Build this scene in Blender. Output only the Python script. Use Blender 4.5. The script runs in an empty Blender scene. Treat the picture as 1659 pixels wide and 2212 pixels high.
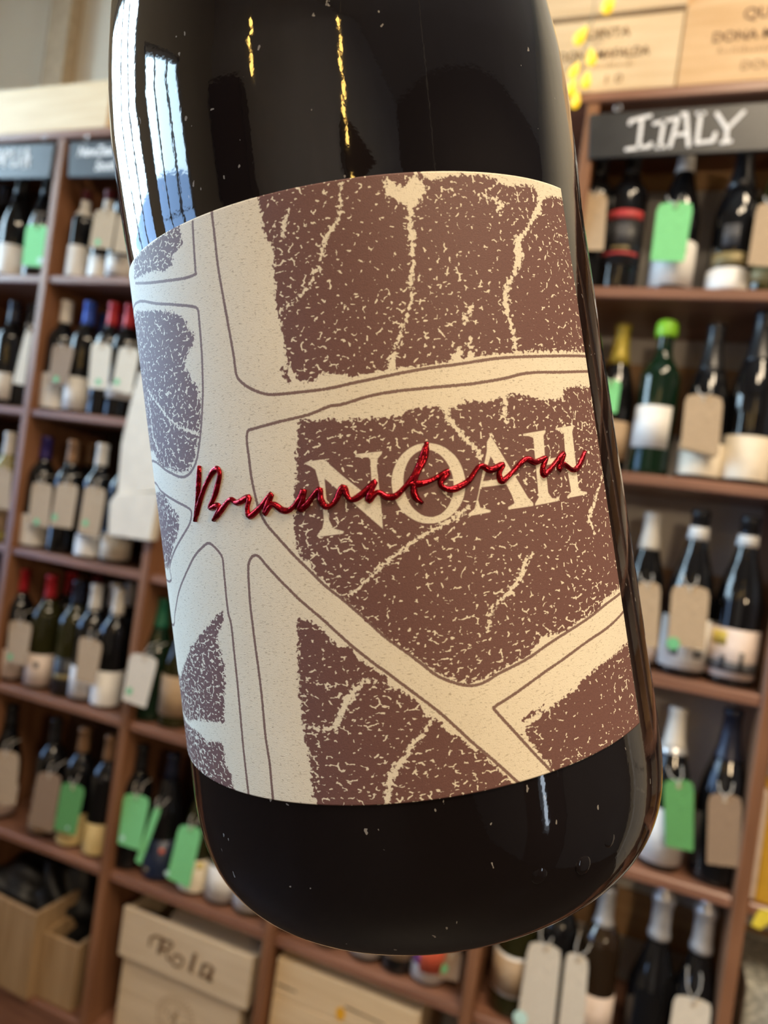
import bpy, bmesh, math, random
import numpy as np
from mathutils import Vector, Matrix, Euler

S = bpy.context.scene
COL = S.collection
random.seed(7)
PI = math.pi

# ------------------------------------------------------------------ camera
EYE = Vector((0.0, 0.0, 1.45))
FPX, CX, CY = 1534.0, 829.5, 1106.0            # focal length in pixels of the 1659 x 2212 frame
M = Matrix(((0.92808843, -0.13199996, 0.34817793),
            (0.34602764, -0.03964398, -0.93738638),
            (0.13753813, 0.99045664, 0.00888252)))   # camera axes (right, up, back) -> world
cd = bpy.data.cameras.new('camera')
cam = bpy.data.objects.new('camera', cd)
COL.objects.link(cam)
cam.matrix_world = Matrix.Translation(EYE) @ M.to_4x4()
cd.sensor_fit = 'VERTICAL'
cd.sensor_height = 36.0
cd.lens = FPX / 2212.0 * 36.0
cd.clip_start = 0.005
cd.clip_end = 60
cd.dof.use_dof = True
cd.dof.focus_distance = 0.103
cd.dof.aperture_fstop = 21.0
S.camera = cam

# ------------------------------------------------------------------ world, exposure, lights
W = bpy.data.worlds.new('world')
S.world = W
W.use_nodes = True
W.node_tree.nodes['Background'].inputs['Color'].default_value = (0.80, 0.90, 1.0, 1)
W.node_tree.nodes['Background'].inputs['Strength'].default_value = 1.0
S.view_settings.view_transform = 'Standard'
S.view_settings.look = 'None'
S.view_settings.gamma = 1.0
S.view_settings.use_curve_mapping = False
S.view_settings.exposure = 0.33


def area(name, loc, rot, sx, sy, power, col):
    l = bpy.data.lights.new(name, 'AREA')
    l.shape = 'RECTANGLE'
    l.size, l.size_y = sx, sy
    l.energy = power
    l.color = col
    o = bpy.data.objects.new(name, l)
    o.location = loc
    o.rotation_euler = rot
    COL.objects.link(o)
    return o


WX = -2.60                                       # inner face of the window wall
WIN = ((-0.16, 1.30), (-1.75, -0.45))            # the two shop windows (y ranges)
WZ0 = 0.85
WTOP = (3.0, 2.55)
for i, (y0, y1) in enumerate(WIN):               # daylight of the street: bright overcast sky above, bluer and dimmer street below
    zm, WZ1 = 1.85, WTOP[i]
    area('daylight_sky', (WX - 0.17, (y0 + y1) / 2, (zm + WZ1) / 2), (0, -PI / 2, 0), WZ1 - zm, y1 - y0, (96, 46)[i], (0.58, 0.82, 1.0))
    area('daylight_street', (WX - 0.17, (y0 + y1) / 2, (zm + WZ0) / 2), (0, -PI / 2, 0), zm - WZ0, y1 - y0, 26, (0.26, 0.52, 1.0))
LAMPS = ((0.35, -0.90), (0.95, -0.45), (1.0, 0.40))
for (x, y) in LAMPS:                             # warm ceiling lamps
    area('ceiling_lamp_light', (x, y, 3.70), (0, 0, 0), 0.5, 0.5, 32, (1.0, 0.80, 0.56))
PEND = Vector((1.15, -0.75, 1.78))               # unseen pendant added right of the photographer to warm the label
pl_ = bpy.data.lights.new('added_warm_light', 'POINT')
pl_.energy, pl_.color, pl_.shadow_soft_size = 29, (1.0, 0.74, 0.46), 0.055
po_ = bpy.data.objects.new('added_warm_light', pl_)
po_.location = PEND
COL.objects.link(po_)
area('added_pane_glow', (2.78, -0.62, 0.85), (0, PI / 2, 0), 0.5, 0.16, 1.7, (0.72, 0.85, 1.0))  # added glow behind the door pane for a bluish streak in the bottle


# ------------------------------------------------------------------ helpers
def pix(px, py, Y):
    """world point where the photograph's pixel meets the plane y = Y"""
    d = M @ Vector(((px - CX) / FPX, -(py - CY) / FPX, -1.0))
    return EYE + d * (Y / d.y)


def pixz(px, py, Z):
    d = M @ Vector(((px - CX) / FPX, -(py - CY) / FPX, -1.0))
    return EYE + d * ((Z - EYE.z) / d.z)


class MB:
    def __init__(self):
        self.bm = bmesh.new()

    def box(self, a, b):
        x0, y0, z0 = a
        x1, y1, z1 = b
        v = [self.bm.verts.new(p) for p in ((x0, y0, z0), (x1, y0, z0), (x1, y1, z0), (x0, y1, z0),
                                            (x0, y0, z1), (x1, y0, z1), (x1, y1, z1), (x0, y1, z1))]
        for f in ((0, 3, 2, 1), (4, 5, 6, 7), (0, 1, 5, 4), (1, 2, 6, 5), (2, 3, 7, 6), (3, 0, 4, 7)):
            self.bm.faces.new([v[i] for i in f])
        return self

    def bevel(self, w, seg=1):
        bmesh.ops.bevel(self.bm, geom=self.bm.edges[:], offset=w, segments=seg, affect='EDGES', profile=0.6)
        return self

    def lathe(self, prof, n=24, a0=0.0, a1=2 * PI, caps=True):
        full = abs(a1 - a0 - 2 * PI) < 1e-6
        m = n if full else n + 1
        rings = []
        for (r, z) in prof:
            if r < 1e-6:
                rings.append([self.bm.verts.new((0, 0, z))])
            else:
                rings.append([self.bm.verts.new((r * math.sin(a0 + (a1 - a0) * k / n), -r * math.cos(a0 + (a1 - a0) * k / n), z)) for k in range(m)])
        for A, B in zip(rings, rings[1:]):
            kk = n
            for k in range(kk):
                k2 = (k + 1) % m if full else k + 1
                if len(A) == 1 and len(B) == 1:
                    continue
                if len(A) == 1:
                    self.bm.faces.new((A[0], B[k2], B[k]))
                elif len(B) == 1:
                    self.bm.faces.new((A[k], A[k2], B[0]))
                else:
                    self.bm.faces.new((A[k], A[k2], B[k2], B[k]))
        return self

    def tube(self, pts, r, n=6):
        pts = [Vector(p) for p in pts]
        prev = None
        for i, p in enumerate(pts):
            d = (pts[min(i + 1, len(pts) - 1)] - pts[max(i - 1, 0)]).normalized()
            s = d.cross(Vector((0.31, 0.17, 0.93)))
            if s.length < 1e-4:
                s = d.cross(Vector((1, 0, 0)))
            s.normalize()
            t = d.cross(s)
            rr = r[i] if isinstance(r, (list, tuple)) else r
            ring = [self.bm.verts.new(p + s * (rr * math.cos(2 * PI * k / n)) + t * (rr * math.sin(2 * PI * k / n))) for k in range(n)]
            if prev:
                for k in range(n):
                    self.bm.faces.new((prev[k], prev[(k + 1) % n], ring[(k + 1) % n], ring[k]))
            else:
                self.bm.faces.new(ring[::-1])
            prev = ring
        self.bm.faces.new(prev)
        return self

    def prism(self, poly, vec):
        """closed polygon (3d points) extruded by vec"""
        a = [self.bm.verts.new(p) for p in poly]
        b = [self.bm.verts.new(Vector(p) + vec) for p in poly]
        self.bm.faces.new(a)
        self.bm.faces.new(b[::-1])
        n = len(a)
        for k in range(n):
            self.bm.faces.new((a[k], b[k], b[(k + 1) % n], a[(k + 1) % n]))
        return self

    def obj(self, name, mat, parent=None, smooth=False, loc=None):
        bmesh.ops.recalc_face_normals(self.bm, faces=self.bm.faces[:])
        me = bpy.data.meshes.new(name)
        self.bm.to_mesh(me)
        self.bm.free()
        if smooth:
            me.polygons.foreach_set('use_smooth', [True] * len(me.polygons))
        return link(name, me, mat, parent, loc)


def link(name, me, mat, parent=None, loc=None):
    if mat is not None and not me.materials:
        me.materials.append(mat)
    o = bpy.data.objects.new(name, me)
    COL.objects.link(o)
    if parent is not None:
        o.parent = parent
    if loc is not None:
        o.location = loc
    return o


def thing(name, label, cat, loc=(0, 0, 0), rz=0.0, group=None):
    o = bpy.data.objects.new(name, None)
    o.empty_display_size = 0.02
    o.location = loc
    o.rotation_euler = (0, 0, rz)
    COL.objects.link(o)
    o['label'] = label
    o['category'] = cat
    if group:
        o['group'] = group
    return o


def structure(o):
    o['kind'] = 'structure'
    return o


# ------------------------------------------------------------------ materials (all procedural)
MATS = {}


def mat(name, rgb, rough=0.5, metal=0.0, var=0.08, scale=40.0, bump=0.0, stretch=(1, 1, 1), rgb2=None, spec=0.5, detail=3.0, coat=0.0):
    if name in MATS:
        return MATS[name]
    m = bpy.data.materials.new(name)
    m.use_nodes = True
    nt = m.node_tree
    N, L = nt.nodes, nt.links
    b = N['Principled BSDF']
    b.inputs['Roughness'].default_value = rough
    b.inputs['Metallic'].default_value = metal
    b.inputs['Specular IOR Level'].default_value = spec
    b.inputs['Coat Weight'].default_value = coat
    tc = N.new('ShaderNodeTexCoord')
    mp = N.new('ShaderNodeMapping')
    mp.inputs['Scale'].default_value = stretch
    no = N.new('ShaderNodeTexNoise')
    no.inputs['Scale'].default_value = scale
    no.inputs['Detail'].default_value = detail
    L.new(tc.outputs['Object'], mp.inputs['Vector'])
    L.new(mp.outputs['Vector'], no.inputs['Vector'])
    r = N.new('ShaderNodeValToRGB')
    c2 = rgb2 if rgb2 else [max(0, c * (1 - 2.2 * var)) for c in rgb]
    r.color_ramp.elements[0].position = 0.32
    r.color_ramp.elements[1].position = 0.68
    r.color_ramp.elements[0].color = (*c2, 1)
    r.color_ramp.elements[1].color = (*rgb, 1)
    L.new(no.outputs['Fac'], r.inputs['Fac'])
    L.new(r.outputs['Color'], b.inputs['Base Color'])
    if bump:
        bp = N.new('ShaderNodeBump')
        bp.inputs['Strength'].default_value = bump
        bp.inputs['Distance'].default_value = 0.002
        L.new(no.outputs['Fac'], bp.inputs['Height'])
        L.new(bp.outputs['Normal'], b.inputs['Normal'])
    MATS[name] = m
    return m


def emit(name, rgb, strength, rgb2=None):
    if name in MATS:
        return MATS[name]
    m = mat(name, rgb2 or rgb, 0.4)
    b = m.node_tree.nodes['Principled BSDF']
    b.inputs['Emission Color'].default_value = (*rgb, 1)
    b.inputs['Emission Strength'].default_value = strength
    return m


def pane_glass():
    m = bpy.data.materials.new('window_glass')
    m.use_nodes = True
    nt = m.node_tree
    N, L = nt.nodes, nt.links
    N.remove(N['Principled BSDF'])
    f = N.new('ShaderNodeFresnel')
    f.inputs['IOR'].default_value = 1.5
    t = N.new('ShaderNodeBsdfTransparent')
    g = N.new('ShaderNodeBsdfGlossy')
    g.inputs['Roughness'].default_value = 0.01
    x = N.new('ShaderNodeMixShader')
    L.new(f.outputs[0], x.inputs[0])
    L.new(t.outputs[0], x.inputs[1])
    L.new(g.outputs[0], x.inputs[2])
    L.new(x.outputs[0], N['Material Output'].inputs['Surface'])
    return m


def wood(name, rgb, rgb2, rough=0.5, along='x', scale=14.0, spec=0.5):
    st = {'x': (0.09, 1, 1), 'z': (1, 1, 0.09), 'y': (1, 0.09, 1)}[along]
    return mat(name, rgb, rough, 0, 0, scale * 4, 0.12, st, rgb2, spec, 6.0)


def glass_mat(name, rgb, rough=0.05):
    m = mat(name, rgb, rough, 0, 0.1, 8, 0, spec=0.5)
    m.node_tree.nodes['Principled BSDF'].inputs['IOR'].default_value = 1.5
    return m


SHELF_X = wood('stained_shelf_wood', (0.31, 0.15, 0.095), (0.18, 0.082, 0.050), 0.30, 'x')
SHELF_Z = wood('stained_upright_wood', (0.29, 0.135, 0.068), (0.18, 0.078, 0.038), 0.33, 'z')
BACK_DK = wood('dark_back_board', (0.075, 0.036, 0.022), (0.045, 0.022, 0.014), 0.6, 'z')
BACK_GR = mat('grey_painted_back', (0.68, 0.66, 0.63), 0.7, 0, 0.12, 6)
BACK_TAN = wood('plywood_rail', (0.52, 0.33, 0.17), (0.40, 0.24, 0.12), 0.6, 'x')
PINE = wood('pale_pine', (0.80, 0.62, 0.39), (0.68, 0.49, 0.28), 0.55, 'x')
PINE2 = wood('honey_pine', (0.74, 0.50, 0.27), (0.60, 0.37, 0.17), 0.55, 'x')
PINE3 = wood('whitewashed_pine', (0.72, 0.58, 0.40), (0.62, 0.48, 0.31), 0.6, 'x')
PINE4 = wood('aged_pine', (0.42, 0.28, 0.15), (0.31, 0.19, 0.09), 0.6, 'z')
STAMP = mat('stamped_ink', (0.22, 0.12, 0.06), 0.8, 0, 0.3, 90)
STAMP_F = mat('faded_stamp', (0.42, 0.27, 0.14), 0.8, 0, 0.2, 90)
SLATE = mat('chalkboard', (0.035, 0.036, 0.038), 0.32, 0, 0.2, 12)
CHALK = mat('white_chalk_paint', (0.88, 0.87, 0.86), 0.8, 0, 0.06, 120)
G_BLACK = glass_mat('black_glass', (0.006, 0.006, 0.007))
G_GREEN = glass_mat('green_glass', (0.005, 0.020, 0.009))
G_OLIVE = glass_mat('olive_glass', (0.024, 0.023, 0.006))
G_BROWN = glass_mat('brown_glass', (0.028, 0.016, 0.008))
G_YELL = glass_mat('white_wine_glass', (0.34, 0.30, 0.10))
KRAFT = mat('kraft_card', (0.48, 0.35, 0.22), 0.85, 0, 0.10, 130, stretch=(1, 1, 5))
KRAFT_D = mat('brown_card', (0.30, 0.20, 0.125), 0.85, 0, 0.10, 130, stretch=(1, 1, 5))
CREAMC = mat('cream_card', (0.70, 0.62, 0.50), 0.85, 0, 0.08, 130, stretch=(1, 1, 5))
GREENC = mat('green_card', (0.22, 0.66, 0.26), 0.8, 0, 0.08, 130, stretch=(1, 1, 5))
GREEND = mat('dark_green_card', (0.11, 0.34, 0.10), 0.8, 0, 0.08, 130, stretch=(1, 1, 5))
TWINE = mat('white_twine', (0.62, 0.58, 0.52), 0.8, 0, 0.1, 200)
EYELET = mat('eyelet_card', (0.50, 0.38, 0.25), 0.8)
DOT = mat('green_dot_paper', (0.16, 0.52, 0.24), 0.7, 0, 0.1, 200)
DOTP = mat('pale_dot_paper', (0.62, 0.88, 0.80), 0.7, 0, 0.1, 200)
PAPERS = dict(
    white=mat('white_label_paper', (0.80, 0.79, 0.77), 0.55, 0, 0.03, 60),
    cream=mat('cream_label_paper', (0.76, 0.68, 0.55), 0.6, 0, 0.05, 60),
    tan=mat('tan_label_paper', (0.46, 0.33, 0.21), 0.7, 0, 0.06, 60),
    black=mat('black_label_paper', (0.022, 0.022, 0.025), 0.4, 0, 0.1, 60),
    navy=mat('navy_label_paper', (0.012, 0.022, 0.06), 0.4, 0, 0.1, 60),
    yellow=mat('straw_label_paper', (0.66, 0.50, 0.22), 0.6, 0, 0.06, 60),
    red=mat('red_band_paper', (0.50, 0.05, 0.05), 0.5, 0, 0.06, 60),
    gold=mat('dull_gold_print', (0.34, 0.27, 0.12), 0.45, 0.2, 0.2, 300),
    grey=mat('dark_print', (0.10, 0.10, 0.11), 0.6, 0, 0.3, 160),
    coral=mat('coral_print', (0.72, 0.13, 0.07), 0.5, 0, 0.1, 80),
    purple=mat('violet_print', (0.36, 0.11, 0.40), 0.5, 0, 0.1, 80),
    lemon=mat('lemon_print', (0.78, 0.62, 0.12), 0.6, 0, 0.1, 80),
    pink=mat('pale_pink_label_paper', (0.76, 0.64, 0.58), 0.6, 0, 0.06, 60),
)
CAPS = dict(
    red=mat('red_capsule_foil', (0.42, 0.016, 0.025), 0.32, 0.25, 0.1, 60),
    dred=mat('dark_red_capsule_foil', (0.13, 0.008, 0.014), 0.35, 0.2, 0.1, 60),
    white=mat('white_capsule_foil', (0.74, 0.70, 0.63), 0.38, 0, 0.04, 60),
    blue=mat('blue_capsule_foil', (0.03, 0.09, 0.48), 0.32, 0.25, 0.1, 60),
    purple=mat('purple_capsule_foil', (0.035, 0.022, 0.16), 0.32, 0.25, 0.1, 60),
    copper=mat('copper_capsule_foil', (0.34, 0.19, 0.10), 0.35, 0.4, 0.1, 60),
    tan=mat('tan_capsule_foil', (0.26, 0.18, 0.10), 0.4, 0.2, 0.1, 60),
    black=mat('black_capsule_foil', (0.015, 0.015, 0.017), 0.3, 0.1, 0.1, 60),
    navy=mat('navy_capsule_foil', (0.014, 0.017, 0.035), 0.3, 0.2, 0.1, 60),
    green=mat('teal_green_capsule_foil', (0.022, 0.17, 0.10), 0.35, 0.2, 0.1, 60),
    lime=mat('lime_green_wax', (0.30, 0.70, 0.035), 0.4, 0, 0.06, 60),
    yellow=mat('yellow_gold_capsule_foil', (0.55, 0.43, 0.06), 0.35, 0.25, 0.1, 60),
    silver=mat('silver_capsule_foil', (0.74, 0.74, 0.75), 0.28, 0.55, 0.12, 90, 0.3),
)
WALL = mat('beige_wall_paint', (0.66, 0.62, 0.52), 0.8, 0, 0.03, 3)
CEIL = mat('ceiling_paint', (0.60, 0.57, 0.53), 0.85, 0, 0.03, 3)
FLOORM = wood('floor_boards', (0.040, 0.028, 0.022), (0.028, 0.019, 0.014), 0.5, 'y', 6)
FRAMEM = mat('white_window_paint', (0.55, 0.55, 0.55), 0.5, 0, 0.03, 20)
DARKW = wood('dark_rack_wood', (0.06, 0.034, 0.022), (0.035, 0.02, 0.013), 0.5, 'z')
GLASSM = pane_glass()

# ------------------------------------------------------------------ room shell
RX, RY0, RY1, RZ = 2.60, -3.2, 1.74, 3.8
structure(MB().box((WX - 0.2, RY0, -0.1), (RX + 0.2, RY1 + 0.2, 0)).obj('floor', FLOORM))
structure(MB().box((WX - 0.2, RY0, RZ), (RX + 0.2, RY1 + 0.2, RZ + 0.1)).obj('ceiling', CEIL))
structure(MB().box((WX - 0.2, RY1, 0), (RX + 0.2, RY1 + 0.12, RZ)).obj('wall_back', WALL))
structure(MB().box((WX - 0.2, RY0 - 0.12, 0), (RX + 0.2, RY0, RZ)).obj('wall_front', mat('grey_wall_paint', (0.74, 0.73, 0.74), 0.7, 0, 0.05, 3)))
# window wall with two real openings
wl = MB()
T = 0.12
wl.box((WX - T, RY0, 0), (WX, WIN[1][0], RZ))
wl.box((WX - T, WIN[1][1], 0), (WX, WIN[0][0], RZ))
wl.box((WX - T, WIN[0][1], 0), (WX, RY1, RZ))
for (y0, y1), WZ1 in zip(WIN, WTOP):
    wl.box((WX - T, y0, 0), (WX, y1, WZ0))
    wl.box((WX - T, y0, WZ1), (WX, y1, RZ))
structure(wl.obj('wall_left', WALL))
for i, (y0, y1) in enumerate(WIN):
    WZ1 = WTOP[i]
    fr = MB()
    for (a, b) in ((y0, y0 + 0.05), (y1 - 0.05, y1)):
        fr.box((WX - 0.09, a, WZ0), (WX - 0.03, b, WZ1))
    for (a, b) in ((WZ0, WZ0 + 0.06), (WZ1 - 0.06, WZ1)):
        fr.box((WX - 0.09, y0, a), (WX - 0.03, y1, b))
    f = structure(fr.obj('window_%d' % (i + 1), FRAMEM))
    n = 4 if i == 0 else 3
    for k in range(1, n):
        y = y0 + (y1 - y0) * k / n
        MB().box((WX - 0.08, y - 0.022, WZ0 + 0.06), (WX - 0.04, y + 0.022, WZ1 - 0.06)).obj('glazing_bar', FRAMEM, f)
    MB().box((WX - 0.08, y0 + 0.05, 1.60), (WX - 0.04, y1 - 0.05, 1.64)).obj('transom_bar', FRAMEM, f)
    MB().box((WX - 0.062, y0 + 0.05, WZ0 + 0.06), (WX - 0.058, y1 - 0.05, WZ1 - 0.06)).obj('window_pane', GLASSM, f)
    MB().box((WX - 0.02, y0 - 0.05, WZ0 - 0.05), (WX + 0.12, y1 + 0.05, WZ0 - 0.01)).obj('window_sill', FRAMEM, f)
# right wall with an added door; its narrow pane makes a bluish streak on the bottle
wr = MB()
DY0, DY1, DZ0, DZ1 = -0.71, -0.55, 0.55, 1.15
wr.box((RX, RY0, 0), (RX + T, DY0, RZ)).box((RX, DY1, 0), (RX + T, RY1, RZ))
wr.box((RX, DY0, 0), (RX + T, DY1, DZ0)).box((RX, DY0, DZ1), (RX + T, DY1, RZ))
structure(wr.obj('wall_right', mat('dark_wall_paint', (0.10, 0.085, 0.075), 0.7, 0, 0.05, 3)))
dr = MB()
dr.box((RX - 0.05, DY0 - 0.35, 0), (RX - 0.005, DY0, 2.05)).box((RX - 0.05, DY1, 0), (RX - 0.005, DY1 + 0.35, 2.05))
dr.box((RX - 0.05, DY0, 0), (RX - 0.005, DY1, DZ0)).box((RX - 0.05, DY0, DZ1), (RX - 0.005, DY1, 2.05))
d = structure(dr.obj('added_door_1', DARKW))
MB().box((RX - 0.03, DY0, DZ0), (RX - 0.026, DY1, DZ1)).obj('door_pane', GLASSM, d)
MB().tube([(RX - 0.09, DY1 + 0.28, 0.95), (RX - 0.09, DY1 + 0.28, 1.15)], 0.012).obj('door_handle', CAPS['silver'], d)
a, b = pix(132, 60, RY1), pix(176, 60, RY1)
structure(MB().box((a.x, RY1 - 0.05, 2.2), (b.x, RY1, RZ)).obj('trim_1', mat('tan_trim_paint', (0.46, 0.36, 0.24), 0.8)))

# dark racks added behind the photographer to darken the bottle's reflections
for (x0, x1, h) in ((0.75, 2.45, 2.7), (-2.45, -1.5, 2.5)):
    t = thing('added_dark_rack', 'dark wooden rack added behind the photographer to darken the glass reflections, %s' % ('right of the string lights' if x0 > 0 else 'left of the string lights'), 'rack', ((x0 + x1) / 2, RY0 + 0.18, 0))
    w = (x1 - x0) / 2
    for s in (-1, 1):
        MB().box((s * w - 0.02, -0.16, 0), (s * w + 0.02, 0.16, h)).obj('side_panel', DARKW, t)
    MB().box((-w, 0.14, 0), (w, 0.16, h)).obj('back_panel', BACK_DK, t)
    for k in range(7):
        z = 0.06 + k * (h - 0.08) / 6
        MB().box((-w + 0.02, -0.16, z - 0.012), (w - 0.02, 0.14, z + 0.012)).obj('shelf_board', DARKW, t)

# ceiling lamps
me = None
for i, (x, y) in enumerate(LAMPS):
    t = thing('ceiling_lamp', 'square warm ceiling lamp, %s' % ('nearest the far wall behind the photographer', 'in the middle of the three', 'closest to the wine shelves')[i], 'lamp', (x, y, RZ))
    f = MB()
    for (p, q) in (((-.28, -.28), (.28, -.25)), ((-.28, .25), (.28, .28)), ((-.28, -.25), (-.25, .25)), ((.25, -.25), (.28, .25))):
        f.box((p[0], p[1], -0.115), (q[0], q[1], 0))
    f.obj('lamp_frame', FRAMEM, t)

t = thing('added_pendant', 'black pendant lamp added right of the photographer to warm the label', 'lamp', (PEND.x, PEND.y, RZ))
z = PEND.z - RZ
MB().lathe([(0, 0), (.05, 0), (.05, -.02), (.004, -.03), (.004, z + .22), (.03, z + .21), (.035, z + .15), (.10, z + .09), (.13, z + .06), (.127, z + .06), (.097, z + .086), (.03, z + .14), (0, z + .14)], 24).obj('lamp_shade', CAPS['black'], t, True)
PALE = mat('pale_door_paint', (0.80, 0.77, 0.71), 0.5, 0, 0.04, 6)
d2 = structure(MB().box((1.46, RY1 - .045, 0), (2.24, RY1 - .002, 2.2)).obj('added_door_2', PALE))  # pale door added to give the bottle's right edge a light reflection
for (x0, x1) in ((1.38, 1.455), (2.245, 2.32)):
    MB().box((x0, RY1 - .07, 0), (x1, RY1 - .002, 2.28)).bevel(.006).obj('door_casing', PALE, d2)
for (x0, x1) in ((1.54, 1.81), (1.89, 2.16)):
    for (z0, z1) in ((.25, .95), (1.1, 2.05)):
        MB().box((x0, RY1 - .055, z0), (x1, RY1 - .044, z1)).bevel(.006).obj('door_panel', PALE, d2)

# ------------------------------------------------------------------ the wall of wine shelves
F0 = 1.40                                        # front plane of the shelving
DEPTH = 0.30
ROW = dict(top=2.297, a=1.923, b=1.575, c=1.212, d=0.855, e=0.492, f=0.113)
UX = [v * F0 for v in (-1.735, -1.42, -1.10, -0.787, -0.463, -0.147, 0.168, 0.49, 0.81)]
shelf = thing('wine_shelf', 'tall brown wooden wine shelving that fills the whole wall behind the held bottle', 'shelf', (0, F0, 0))
BD = 0.021
for i, x in enumerate(UX):
    MB().box((x - 0.012, -0.006, 0), (x + 0.012, DEPTH, ROW['top'] - BD)).bevel(0.0025).obj('upright', SHELF_Z, shelf)
MB().box((UX[0] - 0.02, -0.008, ROW['top'] - BD), (UX[-1] + 0.02, DEPTH, ROW['top'])).bevel(0.003).obj('top_board', SHELF_X, shelf)
for i in range(len(UX) - 1):
    x0, x1 = UX[i] + 0.0122, UX[i + 1] - 0.0122
    for r in 'abcdef':
        z = ROW[r]
        sg = random.uniform(-0.002, 0.002)
        MB().box((x0, 0, z - BD), (x1, DEPTH - 0.012, z)).bevel(0.003).obj('shelf_board', SHELF_X, shelf)
    MB().box((x0 - 0.004, DEPTH - 0.010, 0.02), (x1 + 0.004, DEPTH, ROW['top'] - BD)).obj('back_panel', BACK_GR if i >= 4 else BACK_DK, shelf)
    MB().box((x0, 0.01, 0.0), (x1, 0.03, ROW['f'] - BD)).obj('kick_board', SHELF_X, shelf)
    if i >= 4:
        for (yy, h) in ((400, 0.04), (870, 0.15), (1330, 0.20), (1760, 0.12), (2000, 0.1)):
            z = pix(1470, yy, F0 + DEPTH).z
            MB().box((x0, DEPTH - 0.018, z - h / 2), (x1, DEPTH - 0.0105, z + h / 2)).obj('back_rail', BACK_TAN, shelf)

# ------------------------------------------------------------------ shelf bottles
BX = [(0.0, 0.006), (0.030, 0.0), (0.0355, 0.003), (0.037, 0.010), (0.037, 0.186), (0.0355, 0.198), (0.030, 0.210), (0.022, 0.221), (0.0165, 0.231), (0.0145, 0.245), (0.0138, 0.284), (0.0152, 0.286), (0.0152, 0.294), (0.0135, 0.2955), (0, 0.2955)]
BG = [(0.0, 0.006), (0.032, 0.0), (0.038, 0.003), (0.040, 0.011), (0.040, 0.140), (0.0385, 0.155), (0.0345, 0.175), (0.0285, 0.196), (0.0225, 0.215), (0.0178, 0.235), (0.0150, 0.258), (0.0140, 0.284), (0.0152, 0.286), (0.0152, 0.294), (0.0135, 0.2955), (0, 0.2955)]
SP = [(0.0, 0.006), (0.035, 0.0), (0.042, 0.003), (0.044, 0.012), (0.044, 0.125), (0.0425, 0.140), (0.038, 0.158), (0.030, 0.180), (0.0235, 0.202), (0.0188, 0.224), (0.0168, 0.246), (0.0158, 0.270), (0.0152, 0.292), (0.0165, 0.294), (0.0165, 0.304), (0.0145, 0.306), (0, 0.306)]
PROF = dict(bordeaux=BX, burgundy=BG, sparkling=SP)
MESH = {}


def radius(kind, z):
    P = PROF[kind]
    for (r0, z0), (r1, z1) in zip(P[1:], P[2:]):
        if z0 <= z <= z1 and z1 > z0:
            return r0 + (r1 - r0) * (z - z0) / (z1 - z0)
    return P[-2][0]


def mesh_of(key, build, mt):
    k = (key, mt.name)
    if k not in MESH:
        o = build().obj('x', mt, None, True)
        MESH[k] = o.data
        bpy.data.objects.remove(o)
        MESH[k].name = key.split('|')[0]
    return MESH[k]


def sleeve(kind, z0, z1, a, off, n=20, open_ends=True):
    zs = [z0] + [z for (r, z) in PROF[kind] if z0 < z < z1] + [z1]
    prof = [(radius(kind, z) + off, z) for z in zs]
    full = a >= PI - 1e-6
    prof = [(prof[0][0] - off, z0)] + prof + [(prof[-1][0] - off, z1)]
    return MB().lathe(prof, n, -a, a if not full else 2 * PI - a)


def capsule(kind, z0, style):
    if style == 'sparkling':
        prof = [(radius(kind, z0), z0), (.0200, z0), (.0208, z0 + .006), (.0188, z0 + .014), (.0176, .250), (.0172, .275), (.0176, .288), (.0205, .294), (.0215, .302), (.0195, .310), (.0140, .315), (.0122, .322), (.0124, .334), (.0138, .341), (.0125, .349), (.006, .352), (0, .3525)]
        return MB().lathe(prof, 20)
    if style == 'wax':
        zt = 0.2955
        return MB().lathe([(radius(kind, z0), z0), (.0190, z0 + .001), (.0205, z0 + .006), (.0205, zt - .004), (.017, zt + .004), (.008, zt + .0065), (0, zt + .007)], 20)
    ztop = PROF[kind][-1][1]
    zs = [z0] + [z for (r, z) in PROF[kind] if z0 < z < ztop]
    prof = [(radius(kind, z0), z0)] + [(radius(kind, z) + .0009, z) for z in zs] + [(.0140, ztop + .001), (0, ztop + .0015)]
    return MB().lathe(prof, 20)


def bottle(kind, row, px, py, label, glass=G_BLACK, cap='black', capz=0.235, capstyle='', labels=(), back=0.0, s=1.0, group=None, turn=0.0):
    r = PROF[kind][4][0] * s
    Y = F0 + 0.016 + back + r
    p = pix(px, py, Y)
    o = thing('wine_bottle', label, 'bottle', (p.x, Y, ROW[row]), math.atan2(-p.x, Y) + turn, group)
    o.scale = (s, s, s)
    link('glass_body', mesh_of('glass_body|' + kind, lambda: MB().lathe(PROF[kind], 28), glass), None, o)
    if cap:
        link('capsule', mesh_of('capsule|%s%s%s' % (kind, capz, capstyle), lambda: capsule(kind, capz, capstyle), CAPS[cap]), None, o)
    for L in labels:
        nm, pm, z0, z1, a = L[:5]
        off = L[5] if len(L) > 5 else 0.0004
        b = L[6] if len(L) > 6 else 0.0
        ob = link(nm, mesh_of('%s|%s%s%s%s%s' % (nm, kind, z0, z1, a, off), lambda: sleeve(kind, z0, z1, math.radians(a), off), PAPERS[pm] if pm in PAPERS else CAPS[pm]), None, o)
        ob.rotation_euler = (0, 0, math.radians(b))
    return o


def lab(pm, z0, z1, a=95, b=0):
    return ('front_label', pm, z0, z1, a, 0.0004, b)


B_ = 'bottles standing on the wine shelves'
bx, bg, sp = 'bordeaux', 'burgundy', 'sparkling'
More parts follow.
